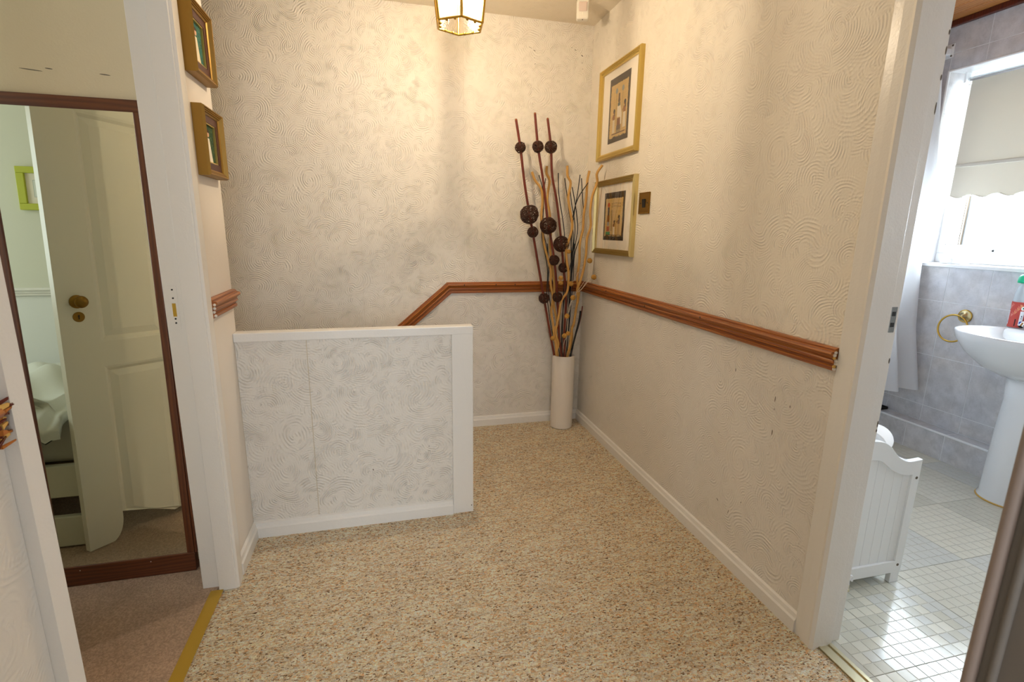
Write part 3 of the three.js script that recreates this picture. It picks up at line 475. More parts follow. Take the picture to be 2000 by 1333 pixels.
for (let k = 0; k < tz.length - 1; k++) {
  const lo = [BH, 0.252, 0.555, 0.875, WY0], hi = [WY0, 1.302, 1.612, 1.922, 2.232, H];
  for (let r = 0; r < 4; r++) tile(tz[k], tz[k + 1], lo[r], lo[r + 1]);
  const s = tz[k] - 0.03, e = tz[k + 1] - 0.03;
  for (let r = 0; r < 5; r++) {
    if (hi[r + 1] > WY1 + 0.01 && hi[r] >= WY1) { tile(s, e, hi[r], hi[r + 1]); continue; }
    if (e <= WZ0 || s >= WZ1) tile(s, e, hi[r], hi[r + 1]);
    else { if (s < WZ0) tile(s, WZ0, hi[r], hi[r + 1]); if (e > WZ1) tile(WZ1, e, hi[r], hi[r + 1]); if (hi[r + 1] > WY1) tile(Math.max(s, WZ0), Math.min(e, WZ1), WY1, hi[r + 1]); }
  }
}
// tiled reveal of the window: sides and head
for (const [y0, y1] of [[WY0, 1.302], [1.302, 1.612], [1.612, 1.922], [1.922, WY1]]) part('reveal_tile', bx(XW - 0.004, 2.03, y0 + 0.001, y1 - 0.001, WZ0 - 0.004, WZ0 + 0.004), M.tile, ww);
part('corner_bead', [rbx(XW - 0.009, XW + 0.004, WY0, WY1 + 0.006, WZ0 - 0.006, WZ0 + 0.005, 0.004), rbx(XW - 0.009, XW + 0.004, WY1 - 0.005, WY1 + 0.006, WZ0, WZ1, 0.004)], M.upvc, ww);
part('reveal_head', bx(XW, 2.03, WY1 - 0.002, WY1 + 0.004, WZ0, WZ1), M.upvc, ww);
// low tiled boxing
const box = structure('wall_boxing', 'low tiled pipe boxing along the bathroom window wall', 'boxing');
part('boxing_core', bx(BX + 0.0012, XW - 0.002, -0.0, BH - 0.0012, 0.1, 2.86), M.grout, box);
for (let k = 0; k < tz.length - 1; k++) if (tz[k] > 0.1) { part('wall_tile', bx(BX, BX + 0.007, 0.002, BH - 0.002, tz[k] + 0.002, tz[k + 1] - 0.002), M.tile, box); part('top_tile', bx(BX + 0.002, XW - 0.008, BH - 0.007, BH, tz[k] + 0.002, tz[k + 1] - 0.002), M.tile, box); }
part('corner_bead', rbx(BX - 0.003, BX + 0.008, BH - 0.008, BH + 0.003, 0.15, 2.85, 0.003), M.upvc, box);
const bw = structure('wall_bathroom_back', 'pale tiled back wall of the bathroom', 'wall'); part('wall_core', bx(0.098, XW, -0.2, H, -0.1, 0.0), M.tile, bw);
const bn = structure('wall_bathroom_near', 'pale wall of the bathroom beside the door', 'wall'); part('wall_core', bx(0.098, XW, -0.2, H, 2.86, 2.96), M.grout, bn);
const bi = structure('wall_bathroom_door', 'pale wall of the bathroom around its doorway', 'wall'); part('wall_core', [bx(0.098, 0.104, -0.0, H, 0, RD0 - 0.012), bx(0.098, 0.104, HEAD + 0.03, H, RD0, RD1 + 0.03), bx(0.098, 0.104, 0, H, RD1 + 0.03, 2.86)], M.grout, bi);
const cb = structure('ceiling_bathroom', 'varnished pine tongue and groove boards on the bathroom ceiling', 'ceiling');
const swapUV = (g) => { const u = g.attributes.uv; for (let i = 0; i < u.count; i++) u.setXY(i, u.getY(i), u.getX(i)); return g; };
for (let i = 0; i < 19; i++) part('ceiling_board', swapUV(rbx(0.104 + i * 0.0928, 0.104 + (i + 1) * 0.0928 - 0.004, H, H + 0.012, 0, 2.86, 0.003)), M.pine, cb);
part('ceiling_backing', bx(0.104, XW, H + 0.008, H + 0.03, 0, 2.86), M.knot, cb);
part('cornice', swapUV(rbx(XW - 0.03, XW - 0.004, H - 0.03, H + 0.002, 0, 2.86, 0.006)), M.pineDark, cb);
// window
const win = structure('window_1', 'white plastic bathroom window with frosted glass and handle', 'window');
const FX = 2.03;
for (const [a, b, c, d] of [[WZ0, WZ0 + 0.055, WY0 + 0.055, WY1 - 0.055], [WZ1 - 0.055, WZ1, WY0 + 0.055, WY1 - 0.055], [WZ0, WZ1, WY0, WY0 + 0.055], [WZ0, WZ1, WY1 - 0.055, WY1]]) part('outer_frame', rbx(FX, FX + 0.06, c, d, a, b, 0.005), M.upvc, win);
for (const [a, b, c, d] of [[WZ0 + 0.05, WZ0 + 0.115, WY0 + 0.105, WY1 - 0.11], [WZ1 - 0.115, WZ1 - 0.05, WY0 + 0.105, WY1 - 0.11], [WZ0 + 0.05, WZ1 - 0.05, WY0 + 0.05, WY0 + 0.105], [WZ0 + 0.05, WZ1 - 0.05, WY1 - 0.11, WY1 - 0.05]]) part('sash', rbx(FX - 0.012, FX + 0.05, c, d, a, b, 0.006), M.upvc, win);
part('gasket', [bx(FX - 0.004, FX + 0.01, WY0 + 0.053, WY1 - 0.053, WZ0 + 0.0485, WZ0 + 0.0505), bx(FX - 0.002, FX + 0.03, WY0 + 0.1, WY1 - 0.1, WZ0 + 0.113, WZ0 + 0.119)], M.grime, win);
part('glass_pane', bx(FX + 0.02, FX + 0.026, WY0 + 0.09, WY1 - 0.09, WZ0 + 0.1, WZ1 - 0.1), M.frosted, win);
const hz = onPlane(1945, 494, 'x', FX - 0.02).z, hy = WY0 + 0.078;
const handle = part('handle', [rbx(FX - 0.026, FX - 0.012, hy - 0.014, hy + 0.014, hz - 0.05, hz + 0.03, 0.005), rbx(FX - 0.04, FX - 0.026, hy - 0.008, hy + 0.01, hz, hz + 0.13, 0.005)], M.upvc, win);
part('key_lock', cyl(0.006, 0.006, 0.004, 0, 0, 0, 14).rotateZ(Math.PI / 2).translate(FX - 0.026, hy, hz - 0.01), M.dark, handle);
part('sill', rbx(XW - 0.02, FX + 0.01, WY0 - 0.02, WY0, WZ0 - 0.004, WZ1 + 0.05, 0.005), M.upvc, win);
// things on the sill and ledge
const p1 = onPlane(1862, 508, 'x', 1.90); const vent = thing('soap_box', 'white ridged box with a grey button on the bathroom sill', 'box', [1.905, WY0, p1.z]);
part('body', rbx(-0.02, 0.02, 0, 0.032, -0.062, 0.062, 0.004), M.upvc, vent); for (const y of [0.006, 0.013, 0.02, 0.027]) part('ridge', bx(-0.0208, -0.0198, y, y + 0.0012, -0.056, 0.05), M.plastic, vent); part('button', cyl(0.0085, 0.0085, 0.003, 0, 0, 0, 16).rotateZ(Math.PI / 2).translate(-0.02, 0.017, -0.004), M.chrome, vent);
const p2 = onPlane(1722, 798, 'y', BH + 0.012); const blk = thing('black_tray', 'flat black tray on the tiled boxing beside the shower curtain', 'tray', [XW - 0.05, BH, 0.60]);
part('base', rbx(-0.03, 0.03, 0.0, 0.006, -0.06, 0.06, 0.002), M.dark, blk); part('rim', rbx(0.024, 0.03, 0.005, 0.018, -0.06, 0.06, 0.002), M.dark, blk); part('rim', rbx(-0.03, 0.03, 0.005, 0.014, 0.055, 0.06, 0.002), M.dark, blk);
// roller blind with a scalloped hem
const rbd = thing('roller_blind', 'cream roller blind with a scalloped hem half covering the bathroom window', 'blind', [0, 0, 0]);
{
  const z0 = 0.708, z1 = 2.49, yt = 2.085, yb = 1.49, s = new THREE.Shape(); s.moveTo(z0, yt); s.lineTo(z0, yb - 0.018);
  for (let z = z0; z < z1 - 0.05;) { const e = Math.min(z + 0.125, z1); s.quadraticCurveTo(z + 0.03, yb - 0.042, (z + e) / 2, yb - 0.03); s.quadraticCurveTo(e - 0.03, yb - 0.012, e, yb - 0.018); z = e; }
  s.lineTo(z1, yt); s.closePath();
  const g = new THREE.ExtrudeGeometry(s, { depth: 0.0015, bevelEnabled: false, curveSegments: 6 }).rotateY(-Math.PI / 2).translate(1.962, 0, 0);
  part('fabric', metric(g), M.blind, rbd);
  part('hem_pocket', rbx(1.953, 1.966, 1.625, 1.645, z0, z1, 0.004), M.blind, rbd);
  part('roller_tube', cyl(0.016, 0.016, z1 - z0 + 0.04, 0, 0, 0, 20).rotateX(Math.PI / 2).translate(1.975, 2.095, z0 - 0.02), M.chrome, rbd);
  part('bracket', rbx(1.945, 2.0, 2.08, 2.135, z0 - 0.035, z0 - 0.022, 0.004), M.upvc, rbd); part('bracket', rbx(1.945, 2.0, 2.08, 2.135, z1 + 0.022, z1 + 0.035, 0.004), M.upvc, rbd);
  part('bead_edge', (() => { const pts = []; for (let z = z0; z < z1 - 0.05; z += 0.125) for (let k = 0; k < 6; k++) { const t = k / 6; pts.push(V3(1.961, yb - 0.018 - 0.017 * Math.sin(t * 3.14) * (t < 0.5 ? 1.1 : 0.75), z + t * 0.125)); } return tube(pts, 0.003, 90, 5); })(), M.plastic, rbd);
}
// shower curtain and its rail
const rail = thing('curtain_rail', 'white shower curtain rail fixed high on the tiled window wall', 'rail');
part('pole', cyl(0.011, 0.011, 1.7, 0, 0, 0, 14).rotateZ(Math.PI / 2).translate(XW - 0.02, 2.245, 0.62), M.upvc, rail);
part('bracket', [rbx(XW - 0.012, XW - 0.006, 2.21, 2.285, 0.59, 0.65, 0.002), rbx(XW - 0.05, XW - 0.01, 2.226, 2.262, 0.603, 0.637, 0.006)], M.upvc, rail);
for (const y of [2.222, 2.275]) part('screw', cyl(0.005, 0.005, 0.002, 0, 0, 0, 10).rotateZ(Math.PI / 2).translate(XW - 0.012, y, 0.64), M.grime, rail);
{
  const nx = 120, ny = 50, pos = [], idx = [], uv = [], prof = [[2.25, 0.625], [1.63, 0.69], [1.08, 0.725], [0.7, 0.77], [0.345, 0.845]];
  const zAt = (y) => { for (let k = 0; k < 4; k++) if (y >= prof[k + 1][0]) return mix(prof[k + 1][1], prof[k][1], (y - prof[k + 1][0]) / (prof[k][0] - prof[k + 1][0])); return prof[4][1]; };
  for (let j = 0; j <= ny; j++) for (let i = 0; i <= nx; i++) { const u = i / nx, y = mix(0.345, 2.24, j / ny), x = mix(0.5, 1.845, u) + 0.006 * Math.sin(y * 5), a = 0.012 + 0.022 * (1 - j / ny); pos.push(x, y, zAt(y) - a * (1 + Math.sin(u * 56 + 0.5 * Math.sin(y * 3)))); uv.push(x, y); }
  for (let j = 0; j < ny; j++) for (let i = 0; i < nx; i++) { const a = j * (nx + 1) + i; idx.push(a, a + 1, a + nx + 1, a + 1, a + nx + 2, a + nx + 1); }
  const g = new THREE.BufferGeometry(); g.setAttribute('position', new THREE.Float32BufferAttribute(pos, 3)); g.setAttribute('uv', new THREE.Float32BufferAttribute(uv, 2)); g.setIndex(idx); g.computeVertexNormals();
  one('shower_curtain', g, M.curtain, 'thin white shower curtain hanging beside the bathroom window', 'curtain');
}
// basin on its pedestal
const basin = thing('pedestal_basin', 'white porcelain wash basin on a pedestal under the bathroom window', 'basin', [1.61, 0, 1.44]);
{
  const prof = [[0.0, 0.60], [0.09, 0.605], [0.17, 0.64], [0.24, 0.70], [0.285, 0.765], [0.292, 0.795], [0.288, 0.803], [0.275, 0.804], [0.262, 0.797], [0.24, 0.76], [0.17, 0.70], [0.05, 0.675], [0, 0.674]];
  part('bowl', lathe(prof, 56).scale(0.82, 1, 1), M.porcelain, basin);
  part('rear_deck', rbx(0.12, 0.255, 0.735, 0.805, -0.2, 0.2, 0.02, 4), M.porcelain, basin);
  part('pedestal', lathe([[0.0, 0.0], [0.112, 0.0], [0.113, 0.012], [0.106, 0.03], [0.1, 0.3], [0.093, 0.5], [0.1, 0.62], [0, 0.62]], 40).translate(0.03, 0, 0.03), M.porcelain, basin);
  part('base_sealant', new THREE.TorusGeometry(0.113, 0.004, 6, 40).rotateX(Math.PI / 2).translate(0.03, 0.004, 0.03), M.tornPale, basin);
  const tap = part('tap', [lathe([[0, 0], [0.022, 0], [0.022, 0.01], [0.014, 0.016], [0.014, 0.05], [0, 0.05]], 18).translate(0.17, 0.8, -0.11), tube([[0.17, 0.83, -0.11], [0.13, 0.845, -0.11], [0.1, 0.838, -0.11], [0.09, 0.825, -0.11]], 0.010, 12, 8), lathe([[0, 0], [0.02, 0.002], [0.022, 0.02], [0.012, 0.028], [0, 0.028]], 8).translate(0.17, 0.848, -0.11)], M.chrome, basin);
}
// washing-up style bottle on the basin
const bot = thing('soap_bottle', 'clear bottle with green cap and red label on the basin', 'bottle', [1.795, 0.803, 1.252]); bot.rotation.y = 0.6;
part('bottle_body', lathe([[0, 0], [0.036, 0], [0.04, 0.006], [0.04, 0.13], [0.036, 0.17], [0.024, 0.205], [0.017, 0.215], [0.017, 0.225], [0, 0.225]], 28).scale(1, 1, 0.72), phys({ color: 0xdfe6ea, roughness: 0.15, transmission: 0.5, thickness: 0 }), bot);
part('cap', lathe([[0, 0], [0.026, 0], [0.027, 0.012], [0.025, 0.028], [0.016, 0.04], [0, 0.043]], 24).translate(0, 0.222, 0), std({ color: 0x16c08a, roughness: 0.35 }), bot, 'bright green cap');
part('label', new THREE.CylinderGeometry(0.0405, 0.0405, 0.125, 28, 1, true).scale(1, 1, 0.725).translate(0, 0.068, 0), canvas(512, 256, (g, w, h) => {
  g.fillStyle = '#b5483f'; g.fillRect(0, 0, w, h); for (let i = 0; i < 40; i++) { g.fillStyle = ['#c9675a', '#d18f62', '#a43a38', '#cf7c72'][i % 4]; g.beginPath(); const x = (i * 67) % w, y = (i * 41) % 120; g.moveTo(x, y); g.lineTo(x + 34, y + 12); g.lineTo(x + 10, y + 40); g.fill(); }
  for (const x of [60, 230, 400]) { g.fillStyle = '#e9ecf2'; g.fillRect(x, 90, 46, 140); g.fillStyle = '#2c63c4'; g.beginPath(); g.arc(x + 22, 205, 15, 0, 7); g.fill(); g.fillStyle = '#3f4a5a'; g.fillRect(x + 14, 160, 14, 5); g.fillRect(x + 18, 135, 10, 14); g.fillStyle = '#e7efe9'; g.beginPath(); g.arc(x + 20, 62, 20, 0, 7); g.fill(); g.fillStyle = '#1d6b4d'; g.beginPath(); g.arc(x + 24, 60, 9, 0, 7); g.fill(); g.fillStyle = '#2a1a1a'; g.fillRect(x - 40, 170, 12, 70); }
}), bot, 'red printed label');
// towel ring
const ringP = onPlane(1882, 618, 'x', XW - 0.02), ring = thing('towel_ring', 'brass towel ring on the grey tiles beside the basin', 'towel ring', [XW - 0.006, ringP.y, ringP.z]);
part('rose', lathe([[0, 0], [0.034, 0], [0.034, 0.004], [0.029, 0.008], [0.012, 0.01], [0.01, 0.03], [0, 0.032]], 28).rotateZ(Math.PI / 2), std({ color: 0xc9b98d, roughness: 0.3, metalness: 0.9 }), ring);
part('rim', new THREE.TorusGeometry(0.033, 0.003, 8, 32).rotateY(Math.PI / 2).translate(-0.004, 0, 0), M.brass, ring);
part('ring', new THREE.TorusGeometry(0.075, 0.0048, 10, 48).rotateY(Math.PI / 2).rotateZ(-0.1).translate(-0.034, -0.073, -0.03), M.brass, ring);
// laundry hamper with a scalloped panel
const ham = thing('storage_bin', 'white tongue and groove storage bin with a scalloped top in the bathroom', 'bin', [0, 0, 0]);
{
  const XR = 0.548, XM = 0.322, XLf = 2 * XM - XR, Zf = 1.806, side = (zc) => {
    const s = new THREE.Shape(); s.moveTo(XR, 0.045); s.lineTo(XR, 0.484); s.lineTo(XR - 0.035, 0.482); s.bezierCurveTo(XR - 0.09, 0.478, XR - 0.12, 0.512, XR - 0.145, 0.54); s.bezierCurveTo(XR - 0.17, 0.562, XM + 0.03, 0.572, XM, 0.572);
    s.bezierCurveTo(XM - 0.03, 0.572, XLf + 0.17, 0.562, XLf + 0.145, 0.54); s.bezierCurveTo(XLf + 0.12, 0.512, XLf + 0.09, 0.478, XLf + 0.035, 0.482); s.lineTo(XLf, 0.484); s.lineTo(XLf, 0.045); s.closePath();
    const h = new THREE.Path(), b = 0.032; h.moveTo(XR - b, 0.09); h.lineTo(XLf + b, 0.09); h.lineTo(XLf + b, 0.432); h.bezierCurveTo(XLf + 0.1, 0.43, XLf + 0.14, 0.47, XLf + 0.16, 0.485); h.bezierCurveTo(XLf + 0.18, 0.5, XM - 0.03, 0.505, XM, 0.505); h.bezierCurveTo(XM + 0.03, 0.505, XR - 0.18, 0.5, XR - 0.16, 0.485); h.bezierCurveTo(XR - 0.14, 0.47, XR - 0.1, 0.43, XR - b, 0.432); h.closePath(); s.holes.push(h);
    return metric(new THREE.ExtrudeGeometry(s, { depth: 0.016, bevelEnabled: true, bevelSize: 0.0015, bevelThickness: 0.0015, bevelSegments: 1, curveSegments: 10 }).translate(0, 0, zc - 0.016));
  };
  part('frame_panel', side(Zf), M.lacquer, ham); part('frame_panel', side(1.5), M.lacquer, ham);
  const nb = 10, w = (XR - XLf - 0.05) / nb; for (let i = 0; i < nb; i++) { const a = XLf + 0.025 + i * w, hgt = 0.44 + 0.075 * Math.exp(-Math.pow((a + w / 2 - XM) / 0.11, 2)); part('board', rbx(a + 0.0003, a + w - 0.0003, 0.06, hgt, Zf - 0.014, Zf - 0.006, 0.001, 1), M.lacquer, ham); }
  for (const x of [XLf, XR - 0.04]) for (const z of [Zf - 0.016, 1.485]) part('leg', rbx(x, x + 0.04, 0.001, 0.05, z - 0.002, z + 0.016, 0.002), M.lacquer, ham);
  part('side_board', bx(XR - 0.014, XR - 0.002, 0.05, 0.46, 1.5, Zf - 0.016), M.lacquer, ham); part('side_board', bx(XLf + 0.002, XLf + 0.014, 0.05, 0.46, 1.5, Zf - 0.016), M.lacquer, ham);
  part('lid', rbx(XLf + 0.014, XR - 0.014, 0.445, 0.46, 1.5, Zf - 0.016, 0.003), M.lacquer, ham); part('base', bx(XLf + 0.01, XR - 0.01, 0.055, 0.07, 1.5, Zf - 0.016), M.lacquer, ham);
  for (const [x, y] of [[XR - 0.012, 0.418], [XR - 0.018, 0.075]]) part('screw_cap', cyl(0.0052, 0.0052, 0.002, 0, 0, 0, 12).rotateX(Math.PI / 2).translate(x, y, Zf + 0.0005), M.grime, ham);
}
const tr = thing('toilet_roll', 'white toilet roll lying on the storage bin lid', 'toilet roll', [0.445, 0.515, 1.70]); tr.rotation.y = 0.5;
part('paper', lathe([[0.021, -0.05], [0.052, -0.05], [0.055, -0.047], [0.055, 0.047], [0.052, 0.05], [0.021, 0.05], [0.021, -0.05]], 32).rotateZ(Math.PI / 2), std({ color: 0xf3f1ee, roughness: 0.95 }), tr); part('core', cyl(0.0208, 0.0208, 0.098, 0, -0.049, 0, 20).rotateZ(Math.PI / 2), std({ color: 0xd9cdb6, roughness: 0.9 }), tr);
// radiator valve by the door
const val = thing('radiator_valve', 'white and brass radiator valve on a pipe inside the bathroom doorway', 'valve', [0.19, 0, 1.893]);
part('pipe', tube([[-0.03, 0.0, 0.02], [-0.022, 0.03, 0.012], [-0.01, 0.06, 0.004], [0, 0.085, 0]], 0.0075, 14, 8), M.rubber, val); part('body', [cyl(0.0125, 0.0115, 0.036, 0, 0.078, 0, 12), cyl(0.015, 0.015, 0.012, 0, 0.114, 0, 6), cyl(0.006, 0.006, 0.03, 0, 0, 0, 10).rotateZ(Math.PI / 2).translate(0.02, 0.095, 0)], M.silverStrip, val); part('cap', [cyl(0.012, 0.014, 0.022, 0, 0.126, 0, 14), tube([[0.012, 0.15, 0], [0.024, 0.148, 0.002], [0.028, 0.138, 0.002], [0.026, 0.128, 0.002]], 0.003, 10, 6)], M.upvc, val); part('pipe', cyl(0.007, 0.007, 0.12, 0, 0.145, 0, 10), M.upvc, val);

// ------------------------------------------------------------------ hexagonal lantern over the stairhead
const LX = -0.908, LZ = 0.835, LY = 2.022, lamp = thing('pendant_lantern', 'lit hexagonal brass and etched glass lantern hanging from the ceiling', 'lamp', [LX, LY, LZ]);
{
  const r0 = 0.096, r1 = 0.124, hh = 0.235, rot = Math.atan2(EYE.x - LX, EYE.z - LZ) + 0.06, at = (k, r, y) => V3(r * Math.sin(rot + k * Math.PI / 3), y, r * Math.cos(rot + k * Math.PI / 3));
  const bar = (a, b, r, n = 6) => { const g = new THREE.CylinderGeometry(r, r, a.distanceTo(b), n); g.applyQuaternion(new THREE.Quaternion().setFromUnitVectors(V3(0, 1, 0), b.clone().sub(a).normalize())); const m = a.clone().add(b).multiplyScalar(0.5); return g.translate(m.x, m.y, m.z); };
  for (let k = 0; k < 6; k++) {
    part('corner_bar', bar(at(k, r0, 0), at(k, r1, hh), 0.0055), M.brass, lamp);
    const br = part('bottom_rim', bar(at(k, r0, 0), at(k + 1, r0, 0), 0.0045), M.brass, lamp);
    part('top_rim', bar(at(k, r1, hh), at(k + 1, r1, hh), 0.005), M.brass, lamp);
    for (const t of [0.3, 0.7]) { const p = at(k, r0, 0).lerp(at(k + 1, r0, 0), t).multiplyScalar(0.93); part('bead', ball(0.0062, p.x, -0.001, p.z, 10, 8), M.brass, br); }
    const a = at(k, r0 * 0.985, 0.004), b = at(k + 1, r0 * 0.985, 0.004), c = at(k + 1, r1 * 0.985, hh - 0.004), d = at(k, r1 * 0.985, hh - 0.004), g = new THREE.BufferGeometry();
    g.setAttribute('position', new THREE.Float32BufferAttribute([a, b, c, a, c, d].flatMap((v) => v.toArray()), 3)); g.setAttribute('uv', new THREE.Float32BufferAttribute([0, 0, 0.1, 0, 0.1, 0.24, 0, 0, 0.1, 0.24, 0, 0.24], 2)); g.computeVertexNormals();
    part('glass_panel', g, M.lampGlass, lamp);
  }
  for (let k = 0; k < 6; k++) part('crown_arm', bar(at(k, r1, hh), at(k, 0.016, hh + 0.075), 0.003), M.brass, lamp);
  part('canopy', lathe([[0.0, hh + 0.064], [0.03, hh + 0.066], [0.024, hh + 0.075], [0.012, hh + 0.085], [0, hh + 0.088]], 18), M.brass, lamp);
  part('stem', cyl(0.006, 0.006, H - LY - hh - 0.08, 0, hh + 0.08, 0, 10), M.brass, lamp);
  part('ceiling_rose', lathe([[0, -0.02], [0.02, -0.02], [0.045, -0.006], [0.05, 0], [0, 0]], 28).translate(0, H - LY - 0.001, 0), M.brass, lamp);
  part('candle_sleeve', cyl(0.012, 0.012, 0.075, 0, 0.135, 0, 16), M.candle, lamp);
  part('sleeve_rod', cyl(0.005, 0.005, 0.06, 0, 0.2, 0, 8), M.brass, lamp);
  part('bulb', lathe([[0, -0.062], [0.008, -0.06], [0.017, -0.045], [0.02, -0.03], [0.016, -0.012], [0.011, 0], [0, 0.001]], 20).translate(0, 0.135, 0), M.bulb, lamp);
  const pl = new THREE.PointLight(new THREE.Color(1, 0.87, 0.71), 1.75); pl.name = 'lantern_bulb_light'; pl.position.set(0, 0.1, 0); pl.shadow.radius = 0.6; pl.castShadow = true; lamp.add(pl);
}
// motion sensor in the ceiling corner
const pir = thing('motion_sensor', 'cream motion sensor fixed to the ceiling in the corner', 'sensor', [onPlane(1138, 20, 'z', 0.3).x, onPlane(1138, 40, 'z', 0.3).y, 0.3]); pir.rotation.y = -0.3;
part('body', rbx(-0.031, 0.031, 0, H - onPlane(1138, 40, 'z', 0.3).y - 0.001, -0.022, 0.02, 0.009, 4), M.plastic, pir); part('lens', rbx(-0.022, 0.022, 0.034, 0.08, 0.008, 0.024, 0.006, 3), M.lens, pir); part('led', rbx(-0.003, 0.003, 0.018, 0.032, 0.0185, 0.021, 0.001), std({ color: 0xfff8e8, roughness: 0.15 }), pir); part('screw', cyl(0.003, 0.003, 0.003, 0.0, -0.002, 0.012, 8), M.grime, pir);

// ------------------------------------------------------------------ vase and dried stems in the corner
const VX = -0.156, VZ = 0.118, VH = 0.478;
const vase = thing('floor_vase', 'tall plain white cylinder vase standing in the landing corner', 'vase', [VX, 0, VZ]);
part('body', lathe([[0, 0.001], [0.066, 0.001], [0.07, 0.006], [0.07, VH - 0.004], [0.068, VH], [0.064, VH], [0.063, VH - 0.006], [0.063, 0.02], [0, 0.02]], 48), M.vase, vase);
part('glass_collar', new THREE.CylinderGeometry(0.052, 0.052, 0.09, 32, 1, true).translate(0, VH - 0.01, 0), M.pane, vase);
const A = (x, y) => [950 + x / 2.897, 200 + y / 2.897], Bz = (x, y) => [950 + x / 3.92, 540 + y / 3.92];
const place = ([px, py], z) => { const p = onPlane(px, py, 'z', z); return p.x > -0.035 ? onPlane(px, py, 'x', -0.035) : p; };
// stems run from inside the vase up through points read from the photograph; depth eases from the mouth to the given depth at the tip
function stemPath(pts, zTip, zFoot = VZ) { const n = pts.length, P = pts.map((q, i) => place(q, mix(zTip, zFoot, Math.pow(i / (n - 1), 0.9)))); const e = P[n - 1]; P.push(V3(mix(e.x, VX, 0.35), 0.3, mix(e.z, VZ, 0.5)), V3(mix(e.x, VX, 0.2), 0.04, mix(e.z, VZ, 0.3))); for (const p of P.slice(n)) { const d = Math.hypot(p.x - VX, p.z - VZ); if (d > 0.045) { p.x = VX + (p.x - VX) * 0.045 / d; p.z = VZ + (p.z - VZ) * 0.045 / d; } } return P; }
const reeds = [
  ['leaning furthest out, with four woven balls', [A(168, 100), A(192, 255), A(215, 450), A(244, 635), A(262, 735), A(300, 960), A(326, 1110), A(365, 1333), Bz(518, 606)], 0.2, [[1, 31], [3, 53], [4, 31], [6, 29]]],
  ['rising tallest, with four woven balls', [A(275, 65), A(292, 252), A(322, 450), A(350, 698), A(365, 770), A(384, 894), A(402, 1103), A(412, 1333), Bz(575, 606)], 0.19, [[1, 32], [3, 47], [5, 29], [6, 28]]],
  ['beside the wall corner, with only three woven balls', [A(347, 95), A(365, 253), A(372, 410), A(398, 560), A(425, 802), A(436, 936), A(450, 1090), A(440, 1333), Bz(598, 606)], 0.16, [[1, 34], [4, 44], [5, 27]]],
];
for (const [lab, pts, z, bl] of reeds) {
  const t = thing('reed_stem', 'dark red reed in the vase ' + lab, 'dried stem', [0, 0, 0], 'red reeds in the vase'), P = stemPath(pts, z);
  part('stem', tube(P, 0.0072, 60, 8), M.reed, t); part('cut_tip', ball(0.0074, P[0].x, P[0].y, P[0].z, 10, 6), M.reedTip, t);
  for (const [k, rz] of bl) { const p = P[k], dist = p.clone().sub(EYE).dot(FWD), r = rz / 2.897 / FPX * dist, g = wickerBallSized(r); const b = part('woven_ball', g, M.wicker, t); b.position.copy(p); }
}
function wickerBallSized(r) { const gs = []; const n = r > 0.045 ? 36 : 26; for (let i = 0; i < n; i++) { const q = new THREE.Quaternion().setFromEuler(new THREE.Euler(rr(0, 6.28), rr(0, 6.28), rr(0, 6.28))), R = r * rr(0.88, 1.03), off = R * rr(-0.5, 0.5), rad = Math.sqrt(R * R - off * off), w = rr(0.03, 0.08) * r, ph = rnd() * 6, pts = []; for (let k = 0; k < 10; k++) { const t = k / 10 * 6.2832; pts.push(V3(rad * Math.cos(t), off + w * Math.sin(2 * t + ph), rad * Math.sin(t)).applyQuaternion(q)); } gs.push(tube(pts, 0.0017, 20, 4, true)); } return merge(gs); }
const curlies = [
  ['tip bending away beside the tallest reed', [A(258, 393), A(275, 440), A(310, 490), A(318, 560), A(311, 640), A(318, 720), A(325, 790), A(338, 850), A(352, 900), A(366, 960), A(364, 1030), A(376, 1110), A(367, 1180), A(378, 1260), A(383, 1333), Bz(527, 380), Bz(516, 440), Bz(530, 520), Bz(535, 606)], 0.1],
  ['straight in the middle behind the reeds', [A(342, 362), A(340, 400), A(357, 440), A(350, 500), A(345, 560), A(357, 620), A(365, 740), A(360, 800), A(372, 930), A(385, 1040), A(380, 1140), A(400, 1250), Bz(530, 430), Bz(545, 606)], 0.07],
  ['with a sharp kink at dado height', [A(458, 358), A(460, 420), A(476, 450), A(464, 540), A(475, 620), A(486, 700), A(470, 770), A(452, 822), A(455, 900), A(464, 960), A(456, 1075), A(426, 1120), A(411, 1200), A(399, 1260), Bz(548, 350), Bz(530, 430), Bz(552, 520), Bz(538, 575), Bz(540, 606)], 0.2],
  ['close to the lower papyrus picture', [A(583, 388), A(572, 440), A(565, 540), A(551, 640), A(546, 720), A(530, 790), A(526, 900), A(514, 1000), A(524, 1080), A(506, 1180), A(490, 1270), Bz(655, 390), Bz(655, 470), Bz(638, 560), Bz(622, 606)], 0.15],
  ['crossing in front of the lower papyrus picture', [A(657, 355), A(625, 405), A(628, 450), A(600, 530), A(588, 620), A(590, 700), A(570, 770), A(564, 860), A(551, 940), A(532, 1010), A(514, 1060), A(517, 1110), A(505, 1190), A(492, 1260), Bz(660, 380), Bz(648, 470), Bz(632, 560), Bz(618, 606)], 0.3],
];
for (const [lab, pts, z] of curlies) { const P = stemPath(pts, z); one('curly_stick', tube(P, 0.0074, 110, 7), M.curly, 'curly honey coloured stick in the vase ' + lab, 'dried stem', 'curly sticks in the vase'); }
